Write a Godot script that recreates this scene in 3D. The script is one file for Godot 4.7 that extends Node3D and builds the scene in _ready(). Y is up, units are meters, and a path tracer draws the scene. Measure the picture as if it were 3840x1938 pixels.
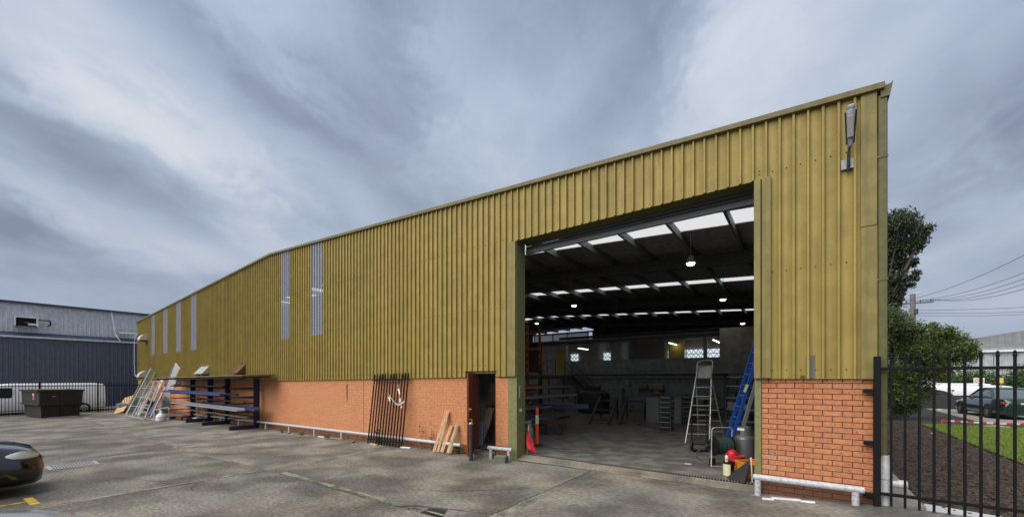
extends Node3D
# World: y up, metres. The gable wall of the warehouse is the plane z = 0, the yard is +z, the inside is -z; x runs along the wall.
const EYE := Vector3(0, 1.95, 7.98)
const FOC := 1495.0   # focal length in pixels of the 3840 wide photograph
const HY := 1418.0    # row of the horizon
var SN := sin(deg_to_rad(36.1))
var CS := cos(deg_to_rad(36.1))
var M := {}
var T := {}
var cnt := {}
var rng := RandomNumberGenerator.new()

# ---- a pixel gives a direction; the surface it lies on gives the distance ----
func ray(px: float, py: float) -> Vector3:
	var u := (px - 1920.0) / FOC
	return Vector3(-SN + u * CS, (HY - py) / FOC, -(CS + u * SN))
func pz(px: float, py: float, z: float) -> Vector3:
	var r := ray(px, py)
	return EYE + r * ((z - EYE.z) / r.z)
func pg(px: float, py: float, y: float) -> Vector3:
	var r := ray(px, py)
	return EYE + r * ((y - EYE.y) / r.y)
func pxx(px: float, py: float, x: float) -> Vector3:
	var r := ray(px, py)
	return EYE + r * (x / r.x)

# ---- mesh builder: collects triangles of one part ----
class MB:
	var v := PackedVector3Array()
	var n := PackedVector3Array()
	var c := PackedColorArray()
	var col := Color(1, 1, 1)
	var colored := false
	func put(a: Vector3, na: Vector3) -> void:
		v.append(a)
		n.append(na)
		if colored:
			c.append(col)
	func tri(a: Vector3, b: Vector3, d: Vector3) -> void:
		var nn := (b - a).cross(d - a).normalized()
		put(a, nn); put(d, nn); put(b, nn)
	func quad(a: Vector3, b: Vector3, d: Vector3, e: Vector3) -> void:
		tri(a, b, d)
		tri(a, d, e)
	func qo(a: Vector3, b: Vector3, d: Vector3, e: Vector3, out: Vector3) -> void:
		if (b - a).cross(d - a).dot(out) < 0.0:
			quad(e, d, b, a)
		else:
			quad(a, b, d, e)
	func to(a: Vector3, b: Vector3, d: Vector3, out: Vector3) -> void:
		if (b - a).cross(d - a).dot(out) < 0.0:
			tri(d, b, a)
		else:
			tri(a, b, d)
	func box(ce: Vector3, si: Vector3, ba := Basis.IDENTITY, ch := 0.0) -> void:
		var h := si * 0.5
		var ax := [ba.x, ba.y, ba.z]
		for a in 3:
			var b: int = (a + 1) % 3
			var d: int = (a + 2) % 3
			for s in [-1.0, 1.0]:
				var o: Vector3 = ce + ax[a] * h[a] * s
				var e1: Vector3 = ax[b] * (h[b] - ch)
				var e2: Vector3 = ax[d] * (h[d] - ch)
				qo(o - e1 - e2, o + e1 - e2, o + e1 + e2, o - e1 + e2, ax[a] * s)
		if ch <= 0.0:
			return
		for a in 3:
			var b: int = (a + 1) % 3
			var d: int = (a + 2) % 3
			for s in [-1.0, 1.0]:
				for t in [-1.0, 1.0]:
					var l: Vector3 = ax[a] * (h[a] - ch)
					var p: Vector3 = ce + ax[b] * h[b] * s + ax[d] * (h[d] - ch) * t
					var q: Vector3 = ce + ax[b] * (h[b] - ch) * s + ax[d] * h[d] * t
					qo(p - l, p + l, q + l, q - l, ax[b] * s + ax[d] * t)
		for s in [-1.0, 1.0]:
			for t in [-1.0, 1.0]:
				for u in [-1.0, 1.0]:
					var k := Vector3(s, t, u)
					var pp := []
					for a in 3:
						var w: Vector3 = h - Vector3(ch, ch, ch)
						w[a] = h[a]
						w *= k
						pp.append(ce + ba.x * w.x + ba.y * w.y + ba.z * w.z)
					to(pp[0], pp[1], pp[2], ba.x * s + ba.y * t + ba.z * u)
	func bar(a: Vector3, b: Vector3, w: float, h: float, up := Vector3.UP, ch := 0.0) -> void:
		var z := (b - a).normalized()
		var x := up.cross(z)
		if x.length() < 0.01:
			x = Vector3.RIGHT.cross(z)
		x = x.normalized()
		box((a + b) * 0.5, Vector3(w, h, (b - a).length()), Basis(x, z.cross(x), z), ch)
	func tube(a: Vector3, b: Vector3, r0: float, r1 := -1.0, k := 10, caps := true) -> void:
		if r1 < 0.0:
			r1 = r0
		var z := (b - a).normalized()
		var x := (Vector3.UP if absf(z.y) < 0.9 else Vector3.RIGHT).cross(z).normalized()
		var y := z.cross(x)
		for i in k:
			var t0 := TAU * i / k
			var t1 := TAU * (i + 1) / k
			var d0 := x * cos(t0) + y * sin(t0)
			var d1 := x * cos(t1) + y * sin(t1)
			put(a + d0 * r0, d0); put(b + d1 * r1, d1); put(a + d1 * r0, d1)
			put(a + d0 * r0, d0); put(b + d0 * r1, d0); put(b + d1 * r1, d1)
			if caps:
				tri(b, b + d0 * r1, b + d1 * r1)
				tri(a, a + d1 * r0, a + d0 * r0)
	func path(pts: Array, r: float, k := 6) -> void:
		for i in pts.size() - 1:
			tube(pts[i], pts[i + 1], r, r, k, i == 0 or i == pts.size() - 2)
	func lathe(tr: Transform3D, prof: Array, k := 16) -> void:
		for j in prof.size() - 1:
			var p: Vector2 = prof[j]
			var q: Vector2 = prof[j + 1]
			var e := q - p
			var nn := Vector2(e.y, -e.x).normalized()
			for i in k:
				var t0 := TAU * i / k
				var t1 := TAU * (i + 1) / k
				var d0 := Vector3(cos(t0), 0, sin(t0))
				var d1 := Vector3(cos(t1), 0, sin(t1))
				var n0 := (tr.basis * (d0 * nn.x + Vector3.UP * nn.y)).normalized()
				var n1 := (tr.basis * (d1 * nn.x + Vector3.UP * nn.y)).normalized()
				var a := tr * (d0 * p.x + Vector3.UP * p.y)
				var b := tr * (d1 * p.x + Vector3.UP * p.y)
				var d := tr * (d1 * q.x + Vector3.UP * q.y)
				var f := tr * (d0 * q.x + Vector3.UP * q.y)
				if q.x > 1e-5:
					put(a, n0); put(d, n1); put(f, n0)
				if p.x > 1e-5:
					put(a, n0); put(b, n1); put(d, n1)
	func prism(poly: PackedVector2Array, tr: Transform3D, depth: float) -> void:
		var idx := Geometry2D.triangulate_polygon(poly)
		var dz := tr.basis.z * depth
		var ce := Vector2.ZERO
		for p in poly:
			ce += p
		ce /= poly.size()
		for i in range(0, idx.size(), 3):
			var a := tr * Vector3(poly[idx[i]].x, poly[idx[i]].y, 0)
			var b := tr * Vector3(poly[idx[i + 1]].x, poly[idx[i + 1]].y, 0)
			var d := tr * Vector3(poly[idx[i + 2]].x, poly[idx[i + 2]].y, 0)
			to(a, b, d, -dz)
			to(a + dz, b + dz, d + dz, dz)
		var area := 0.0
		for i in poly.size():
			area += poly[i].cross(poly[(i + 1) % poly.size()])
		for i in poly.size():
			var p := poly[i]
			var q := poly[(i + 1) % poly.size()]
			var e := (q - p) * signf(area)
			var out := tr.basis * Vector3(e.y, -e.x, 0)
			var a := tr * Vector3(p.x, p.y, 0)
			var b := tr * Vector3(q.x, q.y, 0)
			qo(a, b, b + dz, a + dz, out)
	func loft(rings: Array, closed := true, caps := true) -> void:
		var m: int = rings[0].size()
		var cc := m if closed else m - 1
		var mid := Vector3.ZERO
		for r in rings:
			for p in r:
				mid += p
		mid /= float(rings.size() * m)
		var nn := []
		for i in rings.size():
			var row := PackedVector3Array()
			for j in m:
				var i0 := maxi(i - 1, 0)
				var i1 := mini(i + 1, rings.size() - 1)
				var j0 := (j - 1 + m) % m if closed else maxi(j - 1, 0)
				var j1 := (j + 1) % m if closed else mini(j + 1, m - 1)
				var q: Vector3 = (rings[i1][j] - rings[i0][j]).cross(rings[i][j1] - rings[i][j0])
				row.append(q.normalized())
			nn.append(row)
		var sgn := 0.0
		for i in rings.size():
			for j in m:
				sgn += nn[i][j].dot(rings[i][j] - mid)
		var f := 1.0 if sgn >= 0.0 else -1.0
		for i in rings.size() - 1:
			for j in cc:
				var k := (j + 1) % m
				var a: Vector3 = rings[i][j]
				var b: Vector3 = rings[i + 1][j]
				var d: Vector3 = rings[i + 1][k]
				var e: Vector3 = rings[i][k]
				var na: Vector3 = nn[i][j] * f
				var nb: Vector3 = nn[i + 1][j] * f
				var nd: Vector3 = nn[i + 1][k] * f
				var ne: Vector3 = nn[i][k] * f
				if f > 0.0:
					put(a, na); put(d, nd); put(b, nb)
					put(a, na); put(e, ne); put(d, nd)
				else:
					put(a, na); put(b, nb); put(d, nd)
					put(a, na); put(d, nd); put(e, ne)
		if caps and closed:
			for i in [0, rings.size() - 1]:
				var ce := Vector3.ZERO
				for p in rings[i]:
					ce += p
				ce /= float(m)
				for j in m:
					to(ce, rings[i][j], rings[i][(j + 1) % m], ce - mid)
	func ball(ce: Vector3, r: Vector3, k := 12) -> void:
		var prof := []
		for j in 9:
			var t := -PI / 2 + PI * j / 8.0
			prof.append(Vector2(maxf(cos(t), 0.0), sin(t)))
		lathe(Transform3D(Basis.from_scale(r), ce), prof, k)
	func mesh() -> ArrayMesh:
		var arr := []
		arr.resize(Mesh.ARRAY_MAX)
		arr[Mesh.ARRAY_VERTEX] = v
		arr[Mesh.ARRAY_NORMAL] = n
		if colored:
			arr[Mesh.ARRAY_COLOR] = c
		var me := ArrayMesh.new()
		me.add_surface_from_arrays(Mesh.PRIMITIVE_TRIANGLES, arr)
		return me

# ---- nodes ----
func num(p: Node, nm: String) -> String:
	var key := str(p.get_instance_id()) + nm
	var k: int = cnt.get(key, 0)
	cnt[key] = k + 1
	return nm if k == 0 else "%s_%03d" % [nm, k]
func tag(o: Node, label: String, cat: String, group := "") -> void:
	o.set_meta("label", label)
	o.set_meta("category", cat)
	if group != "":
		o.set_meta("group", group)
func thing(nm: String, label: String, cat: String, base: Vector3, group := "", turn := 0.0) -> Node3D:
	var o := Node3D.new()
	o.name = num(self, nm)
	add_child(o, true)
	o.position = base
	o.rotation.y = turn
	tag(o, label, cat, group)
	return o
func lpart(p: Node3D, nm: String, me: Mesh, mat: Material) -> MeshInstance3D:   # geometry in the parent's own axes
	var o := MeshInstance3D.new()
	o.name = num(p, nm)
	o.mesh = me
	o.material_override = mat
	p.add_child(o, true)
	return o
func part(p: Node3D, nm: String, mb: MB, mat: Material) -> MeshInstance3D:      # geometry in world axes
	var o := lpart(p, nm, mb.mesh(), mat)
	o.position = -p.global_position
	return o
func solo(nm: String, mb: MB, mat: Material, label: String, cat: String, group := "") -> MeshInstance3D:
	var lo := Vector3(1e9, 1e9, 1e9)
	var hi := -lo
	for p in mb.v:
		lo = lo.min(p)
		hi = hi.max(p)
	var base := Vector3((lo.x + hi.x) / 2, lo.y, (lo.z + hi.z) / 2)
	for i in mb.v.size():
		mb.v[i] -= base
	var o := lpart(self, nm, mb.mesh(), mat)
	o.position = base
	tag(o, label, cat, group)
	return o
func struct(nm: String, mb: MB, mat: Material, kind := "structure") -> MeshInstance3D:
	var o := lpart(self, nm, mb.mesh(), mat)
	o.set_meta("kind", kind)
	return o

# ---- textures: products of noise layers, linear colours ----
func tex(size: int, layers: Array) -> ImageTexture:
	var acc := PackedFloat32Array()
	acc.resize(size * size * 3)
	acc.fill(1.0)
	for L in layers:
		var ns := FastNoiseLite.new()
		ns.seed = L.get("seed", 1)
		ns.noise_type = L.get("type", FastNoiseLite.TYPE_SIMPLEX_SMOOTH)
		ns.frequency = L.get("f", 0.02)
		ns.fractal_octaves = L.get("o", 4)
		var sx: int = L.get("sx", 1)
		var sy: int = L.get("sy", 1)
		var im: Image = ns.get_seamless_image(size / sx, size / sy)
		if im.get_format() != Image.FORMAT_L8:
			im.convert(Image.FORMAT_L8)
		if sx != 1 or sy != 1:
			im.resize(size, size, Image.INTERPOLATE_CUBIC)
		var by := im.get_data()
		var lut := PackedFloat32Array()
		for i in 256:
			var t := smoothstep(L.get("c0", 0.0), L.get("c1", 1.0), i / 255.0)
			var a: Color = L.lo
			var b: Color = L.hi
			lut.append(lerpf(a.r, b.r, t)); lut.append(lerpf(a.g, b.g, t)); lut.append(lerpf(a.b, b.b, t))
		for i in size * size:
			var k := by[i] * 3
			var j := i * 3
			acc[j] *= lut[k]
			acc[j + 1] *= lut[k + 1]
			acc[j + 2] *= lut[k + 2]
	var s := PackedByteArray()
	for i in 1025:
		var x := i / 1024.0
		s.append(int(roundf(255.0 * Color(x, x, x).linear_to_srgb().r)))
	var out := PackedByteArray()
	out.resize(size * size * 3)
	for i in size * size * 3:
		out[i] = s[int(clampf(acc[i], 0.0, 1.0) * 1024.0)]
	return ImageTexture.create_from_image(Image.create_from_data(size, size, false, Image.FORMAT_RGB8, out))
func g3(x: float) -> Color:
	return Color(x, x, x)
func mk(nm: String, r: float, g: float, b: float, rough := 0.7, metal := 0.0, t = null, metres := 2.0, off := Vector3.ZERO) -> StandardMaterial3D:
	var m := StandardMaterial3D.new()
	m.resource_name = nm
	m.albedo_color = Color(r, g, b).linear_to_srgb()
	m.roughness = rough
	m.metallic = metal
	if t != null:
		m.albedo_texture = t
		m.uv1_triplanar = true
		m.uv1_world_triplanar = true
		m.uv1_scale = Vector3.ONE / metres
		m.uv1_offset = off
	M[nm] = m
	return m
func glow(nm: String, r: float, g: float, b: float, e: float) -> void:
	var m := mk(nm, 0.8, 0.8, 0.8, 0.4)
	m.emission_enabled = true
	m.emission = Color(r, g, b).linear_to_srgb()
	m.emission_energy_multiplier = e
func pane(nm: String, r: float, g: float, b: float, alpha: float, rough := 0.05) -> void:
	var m := mk(nm, r, g, b, rough)
	m.transparency = BaseMaterial3D.TRANSPARENCY_ALPHA
	m.albedo_color.a = alpha

func materials() -> void:
	T.streak = tex(512, [
		{"seed": 3, "f": 0.03, "o": 4, "sy": 16, "lo": Color(.84, .82, .77), "hi": Color(1, 1, 1), "c0": .2, "c1": .7},
		{"seed": 4, "f": 0.01, "o": 5, "lo": g3(.86), "hi": g3(1), "c0": .3, "c1": .7},
		{"seed": 5, "f": 0.2, "o": 2, "lo": g3(.84), "hi": g3(1)}])
	T.mottle = tex(512, [
		{"seed": 7, "f": 0.02, "o": 5, "lo": g3(.82), "hi": g3(1), "c0": .25, "c1": .7},
		{"seed": 8, "f": 0.25, "o": 2, "lo": g3(.88), "hi": g3(1)}])
	T.concrete = tex(1024, [
		{"seed": 11, "f": 0.005, "o": 4, "lo": g3(.48), "hi": g3(1), "c0": .25, "c1": .75},
		{"seed": 12, "f": 0.016, "o": 6, "sx": 2, "lo": Color(.74, .73, .72), "hi": g3(1), "c0": .2, "c1": .8},
		{"seed": 13, "f": 0.17, "o": 4, "sx": 2, "lo": Color(.58, .57, .56), "hi": g3(1), "c0": .25, "c1": .75},
		{"seed": 15, "f": 0.3, "o": 2, "lo": g3(.7), "hi": g3(1)},
		{"seed": 14, "f": 0.004, "o": 3, "lo": Color(1, .95, .86), "hi": Color(.93, .97, 1)}])
	T.floor = tex(512, [
		{"seed": 21, "f": 0.012, "o": 5, "lo": g3(.55), "hi": g3(1), "c0": .3, "c1": .7},
		{"seed": 22, "f": 0.1, "o": 3, "lo": g3(.75), "hi": g3(1)}])
	T.wood = tex(512, [
		{"seed": 31, "f": 0.05, "o": 4, "sy": 16, "lo": Color(.60, .48, .36), "hi": g3(1), "c0": .25, "c1": .7},
		{"seed": 32, "f": 0.01, "o": 3, "lo": g3(.8), "hi": g3(1)}])
	T.mulch = tex(512, [
		{"seed": 41, "f": 0.15, "o": 4, "lo": g3(.25), "hi": g3(1), "c0": .3, "c1": .75},
		{"seed": 42, "f": 0.012, "o": 4, "lo": Color(.45, .40, .36), "hi": g3(1), "c0": .35, "c1": .65}])
	T.rust = tex(512, [
		{"seed": 51, "f": 0.03, "o": 5, "lo": Color(.35, .22, .15), "hi": g3(1), "c0": .35, "c1": .6},
		{"seed": 52, "f": 0.2, "o": 3, "lo": g3(.7), "hi": g3(1)}])
	T.chips = tex(512, [
		{"seed": 71, "f": 0.05, "o": 4, "lo": Color(.30, .24, .20), "hi": g3(1), "c0": .20, "c1": .34},
		{"seed": 72, "f": 0.02, "o": 4, "lo": g3(.78), "hi": g3(1), "c0": .3, "c1": .7}])
	var dark := tex(256, [{"seed": 61, "f": 0.03, "o": 4, "lo": g3(.65), "hi": g3(1)}])
	for i in 5:
		var k: float = [1.0, .955, 1.04, .98, .93][i]
		mk("cladding_%d" % i, .365 * k, .275 * k * (1.0 if i % 2 == 0 else 1.015), .066 * k, .6, 0, T.streak, 3.1, Vector3(i * .23, i * .37, 0))
	mk("flashing", .25, .205, .062, .6, 0, T.streak, 2.3, Vector3(.3, .1, .2))
	mk("barge", .165, .14, .048, .6, 0, T.streak, 2.3)
	mk("olive", .21, .21, .085, .65, 0, T.mottle, 1.3)
	mk("downpipe_paint", .12, .115, .04, .6, 0, T.mottle, 1.3)
	for i in 5:
		var k: float = [1.0, .94, 1.05, .97, .90][i]
		mk("brick_%d" % i, .56 * k, .225 * k * (1.03 if i % 2 == 0 else .97), .105 * k, .85, 0, T.mottle, .9, Vector3(i * .17, i * .31, 0))
		mk("brick_soft_%d" % i, .60 * (.5 + .5 * k), .255 * (.5 + .5 * k), .12 * (.5 + .5 * k), .85, 0, T.mottle, 1.4, Vector3(i * .17, i * .31, 0))
		mk("brick_low_%d" % i, .20 * k, .085 * k, .05 * k, .9, 0, T.mottle, .7, Vector3(i * .17, i * .31, 0))  # darker brick tones for the courses below the rail
	mk("brick_pale", .56, .275, .165, .9, 0, T.mottle, .5)
	mk("brick_spot", .28, .085, .05, .85)
	mk("mortar", .54, .23, .11, .95, 0, T.mottle, .8)
	mk("mortar_dark", .11, .055, .037, .95, 0, T.mottle, .8)
	mk("mortar_bare", .10, .06, .045, .95, 0, T.mottle, .8)
	for i in 6:
		var k: float = [1.0, .86, 1.06, .78, 1.12, .92][i]
		mk("slab_%d" % i, .315 * k, .294 * k, .264 * k, .85, 0, T.concrete, 11.0, Vector3(i * .37, 0, i * .61))
	mk("apron", .36, .33, .285, .85, 0, T.concrete, 7.0, Vector3(.2, 0, .4))
	mk("soil", .05, .042, .03, .95, 0, T.mulch, 1.0)
	mk("floor", .20, .195, .175, .6, 0, T.floor, 4.0)
	mk("gravel", .16, .155, .15, .9, 0, T.mulch, 2.0)
	mk("asphalt", .10, .10, .10, .85, 0, T.mottle, 2.0)
	mk("pale_path", .36, .33, .29, .85, 0, T.mottle, 2.0)
	mk("mulch", .105, .088, .077, .95, 0, T.mulch, 2.2)
	mk("mulch_chip", .085, .062, .05, .9)
	mk("lawn", .15, .20, .04, .9, 0, T.mulch, 1.2)
	mk("blade", .21, .29, .05, .7)
	mk("moss", .06, .085, .02, .95)
	mk("white_paint", .50, .52, .56, .5, 0, T.chips, .8)
	mk("galvanised", .42, .44, .45, .45, .55, T.mottle, .7)
	mk("aluminium", .45, .46, .47, .45, .5, T.mottle, .5)
	mk("black_paint", .010, .010, .011, .6)
	M.black_paint.metallic_specular = .25
	mk("screw", .035, .03, .022, .7)
	mk("rusty", .17, .075, .04, .85, 0, T.rust, .6)
	mk("rack_blue", .022, .034, .09, .55, 0, T.mottle, .8)
	mk("rack_dark", .018, .022, .04, .6, 0, T.mottle, .8)
	mk("stock_blue", .040, .062, .185, .5, 0, T.mottle, .8)
	mk("stock_grey", .30, .32, .36, .45, .2, T.mottle, .8)
	mk("red_door", .20, .045, .02, .55, 0, T.mottle, 1.2)
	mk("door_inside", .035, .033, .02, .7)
	mk("post_dark", .06, .055, .055, .75, 0, T.rust, .7)
	mk("handle_yellow", .55, .30, .05, .5)
	mk("timber", .78, .55, .33, .75, 0, T.wood, .7)
	mk("timber_grey", .33, .28, .22, .85, 0, T.wood, .8)
	mk("timber_tan", .76, .54, .30, .7, 0, T.wood, .9)
	mk("timber_dark", .10, .06, .035, .8, 0, T.wood, .7)
	mk("ply", .42, .36, .29, .75, 0, T.wood, 1.3)
	mk("white_panel", .80, .80, .83, .45, 0, dark, 1.0)
	mk("cream_panel", .62, .58, .45, .5, 0, dark, 1.0)
	mk("pale_green", .34, .42, .40, .5, .25, T.mottle, .6)
	mk("block", .15, .145, .13, .95, 0, T.mottle, .4)
	mk("leaf", .05, .11, .025, .6)
	mk("leaf_pale", .13, .17, .04, .6)
	for s in [["gum_leaf", .055, .075, .04], ["wattle_leaf", .075, .115, .04], ["hedge_leaf", .05, .105, .025]]:
		var lm := mk(s[0], s[1], s[2], s[3], .55)
		lm.vertex_color_use_as_albedo = true
		lm.albedo_color = Color.WHITE
		lm.backlight_enabled = true
		lm.backlight = Color(.25, .3, .12)
	mk("bark", .10, .085, .07, .95, 0, T.mottle, .5)
	mk("navy_clad", .10, .116, .155, .55, 0, T.mottle, 4.0)
	mk("grey_clad", .58, .61, .65, .5, 0, T.mottle, 4.0)
	mk("navy_trim", .04, .055, .10, .5)
	mk("white_gloss", .72, .73, .75, .3)
	mk("car_black", .006, .006, .007, .12)
	mk("car_green", .008, .03, .028, .14)
	mk("car_silver", .45, .47, .48, .25, .3)
	mk("car_white", .84, .85, .87, .22)
	for q in ["car_black", "car_green", "car_silver", "car_white"]:
		M[q].clearcoat_enabled = true
		M[q].clearcoat = .8
		M[q].clearcoat_roughness = .06
	mk("glass_dark", .015, .018, .02, .06)
	mk("glass_car", .10, .13, .14, .08)
	mk("lens", .78, .80, .74, .15, .1)
	mk("tyre", .02, .02, .02, .85)
	mk("rim", .40, .41, .42, .35, .6)
	mk("red_lens", .40, .012, .01, .2)
	mk("amber_lens", .60, .17, .01, .2)
	mk("plate", .62, .58, .30, .5)
	mk("bin_paint", .034, .029, .023, .7, 0, T.rust, 1.5)
	mk("yellow_paint", .62, .42, .03, .7, 0, T.floor, 1.0)
	mk("line_grey", .38, .365, .33, .85, 0, T.concrete, 3.0)
	mk("roof_dark", .40, .41, .42, .9, 0, dark, 2.0)
	mk("roof_top", .30, .31, .30, .5, .2, T.streak, 4.0)
	mk("shutter", .12, .125, .135, .5, .3, T.mottle, .6)
	mk("steel_dark", .07, .075, .075, .7, 0, dark, 1.0)
	mk("purlin", .22, .24, .235, .6, .2, dark, 1.0)
	mk("inner_wall", .24, .25, .25, .9, 0, dark, 3.0)
	mk("office_wall", .36, .37, .37, .85, 0, dark, 3.0)
	mk("door_brown", .06, .028, .02, .7)
	mk("door_yellow", .34, .25, .03, .6)
	mk("tank_green", .018, .05, .04, .5, 0, dark, 1.0)
	mk("orange_rack", .42, .12, .03, .6, 0, dark, .5)
	mk("orange_plastic", .85, .11, .015, .45)
	mk("red_plastic", .55, .015, .02, .4)
	mk("red_cloth", .55, .02, .025, .7)
	mk("pink_plastic", .55, .03, .06, .4)
	mk("blue_ladder", .012, .085, .46, .4)
	mk("yellow_crate", .62, .26, .015, .45)
	mk("cylinder_grey", .22, .225, .23, .4, .4, T.mottle, .3)
	mk("cream_paint", .62, .60, .36, .5)
	mk("hose_green", .025, .055, .045, .5)
	mk("cardboard", .27, .15, .08, .85)
	mk("pale_board", .30, .31, .29, .8, 0, T.mottle, .9)
	mk("black_cloth", .015, .015, .018, .85)
	mk("white_plastic", .75, .75, .76, .45)
	mk("pvc", .70, .72, .75, .4, 0, dark, .6)
	mk("tape_white", .78, .74, .72, .6)
	mk("tape_red", .60, .05, .03, .6)
	mk("blue_tarp", .03, .08, .35, .5)
	mk("retaining", .06, .062, .065, .9, 0, T.mottle, 1.5)
	mk("factory_white", .48, .52, .56, .6, 0, T.streak, 6.0)
	mk("factory_roof", .27, .29, .31, .6, .1, T.streak, 6.0)
	mk("pole_grey", .20, .195, .185, .9, 0, T.mottle, 1.0)
	mk("wire", .03, .03, .035, .6)
	mk("sign_white", .72, .70, .68, .5)
	mk("sign_red", .45, .10, .09, .5)
	mk("sign_yellow", .70, .55, .10, .5)
	mk("sign_blue", .10, .14, .24, .5)
	mk("lamp_glass", .28, .28, .26, .15)
	mk("hood_cream", .58, .57, .52, .55, 0, T.mottle, .5)
	glow("lamp_lit", 1.0, .93, .72, 2.6)
	glow("tube_lit", 1.0, .90, .75, 2.2)
	glow("window_glow", .72, .86, .95, .45)  # emission of the office rear panels, standing in for daylight
	pane("translucent", .50, .52, .60, .46, .4)
	var sk := mk("skylight", .88, .90, .92, .5)
	sk.backlight_enabled = true
	sk.backlight = Color(1, 1, 1)
	pane("window_glass", .5, .55, .58, .12)
# ---- sky: layered overcast, streets of cloud drawn out along the wind ----
func cloud_plane(px: float, py: float) -> Vector2:
	var d := ray(px, py).normalized()
	return Vector2(d.x, d.z) / (d.y + .22)
func sky_image() -> Image:
	var w := 1536
	var h := 768
	var im := Image.create(w, h, false, Image.FORMAT_RGBF)
	var n1 := FastNoiseLite.new()
	n1.seed = 27; n1.frequency = .85; n1.fractal_octaves = 6; n1.noise_type = FastNoiseLite.TYPE_SIMPLEX_SMOOTH
	n1.domain_warp_enabled = true
	n1.domain_warp_amplitude = .6
	n1.domain_warp_frequency = .5
	var n2 := FastNoiseLite.new()
	n2.seed = 9; n2.frequency = .5; n2.fractal_octaves = 4; n2.noise_type = FastNoiseLite.TYPE_SIMPLEX_SMOOTH
	var n3 := FastNoiseLite.new()
	n3.seed = 40; n3.frequency = 2.1; n3.fractal_octaves = 5; n3.noise_type = FastNoiseLite.TYPE_SIMPLEX_SMOOTH
	n3.domain_warp_enabled = true
	n3.domain_warp_amplitude = .25
	n3.domain_warp_frequency = 1.2
	var wind := Vector2(-.43, -.90).normalized()
	var side := Vector2(-wind.y, wind.x)
	var dark := Color(.235, .28, .375)
	var mid := Color(.41, .475, .595)
	var light := Color(.62, .665, .735)
	# the cloud banks seen over the yard: direction, reach along the wind, reach across it, thicker (-) or thinner (+)
	var banks := []
	for q in [[260, 470, .55, .16, -.42], [80, 330, .45, .15, -.25], [760, 230, .34, .07, -.45], [2330, 190, .28, .2, -.34], [2420, 330, .25, .20, -.2], [3620, 420, .55, .16, -.38], [3800, 250, .4, .14, -.2], [300, 960, .5, .35, -.28], [1480, 640, .40, .20, -.30], [1200, 650, .35, .10, -.20], [1720, 120, .25, .13, -.18],
			[1000, 250, .30, .16, .48], [480, 160, .38, .16, .32], [1600, 390, .25, .12, .28], [100, 640, .5, .16, .20], [1960, 120, .28, .14, .14], [2700, 120, .5, .3, -.06], [3380, 760, .5, .2, .28], [860, 560, .35, .14, .22], [3300, 120, .35, .2, .15], [1050, 930, .5, .2, .18]]:
		banks.append([cloud_plane(q[0], q[1]), 1.0 / q[2], 1.0 / q[3], q[4]])
	for j in h:
		var el := PI * (.5 - (j + .5) / h)
		var sy := sin(maxf(el, 0.0))
		var ce := cos(el)
		if el < -.02:
			im.fill_rect(Rect2i(0, j, w, 1), Color(.16, .17, .18))
			continue
		var lift := .86 + .30 * sy
		var low := smoothstep(.0, .22, sy)
		for i in w:
			var a := TAU * (i + .5) / w
			var p := Vector2(sin(a), -cos(a)) * ce / (sy + .22)
			var q := Vector2(p.dot(wind) * .7, p.dot(side))
			var b := n1.get_noise_2d(q.x + 3.1, q.y)
			var g := n2.get_noise_2d(p.x * .6 + 8.0, p.y * .6)
			var t := .52 + b * .46 + g * .26 + n3.get_noise_2d(p.dot(wind) * .8, p.dot(side)) * .26
			var wob := Vector2(b, g) * .42
			for k in banks:
				var d: Vector2 = p - k[0] + wob
				var e: float = pow(d.dot(wind) * k[1], 2.0) + pow(d.dot(side) * k[2], 2.0)
				if e < 6.0:
					t += k[3] * .78 * exp(-e * .8)
			t = lerpf(.42, clampf(t, 0.0, 1.0), low)
			var c := dark.lerp(mid, t * 2.0) if t < .5 else mid.lerp(light, t * 2.0 - 1.0)
			im.set_pixel(i, j, Color(c.r * lift, c.g * lift, c.b * lift))
	return im

func setup() -> void:
	var cam := Camera3D.new()
	cam.name = "camera"
	add_child(cam)
	cam.position = EYE
	cam.rotation.y = deg_to_rad(36.1)
	cam.projection = Camera3D.PROJECTION_FRUSTUM
	cam.keep_aspect = Camera3D.KEEP_HEIGHT
	cam.near = .05
	cam.far = 600
	cam.size = .05 * 1938.0 / FOC
	cam.frustum_offset = Vector2(0, .05 * (HY - 969.0) / FOC)
	cam.current = true
	var we := WorldEnvironment.new()
	we.name = "environment"
	var env := Environment.new()
	env.background_mode = Environment.BG_SKY
	var sk := Sky.new()
	var sm := PanoramaSkyMaterial.new()
	sm.panorama = ImageTexture.create_from_image(sky_image())
	sk.sky_material = sm
	env.sky = sk
	env.background_energy_multiplier = .395
	env.tonemap_mode = Environment.TONE_MAPPER_LINEAR
	env.tonemap_exposure = 2.75
	env.sdfgi_enabled = true
	env.ssao_enabled = true
	env.ssil_enabled = true
	we.environment = env
	add_child(we)
	var sun := DirectionalLight3D.new()
	sun.name = "sun"
	add_child(sun)
	sun.light_energy = .5
	sun.light_color = Color(1.0, .97, .92)
	sun.light_angular_distance = 72
	sun.shadow_enabled = true
	sun.look_at_from_position(Vector3(-8, 22, 18), Vector3.ZERO)

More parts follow.
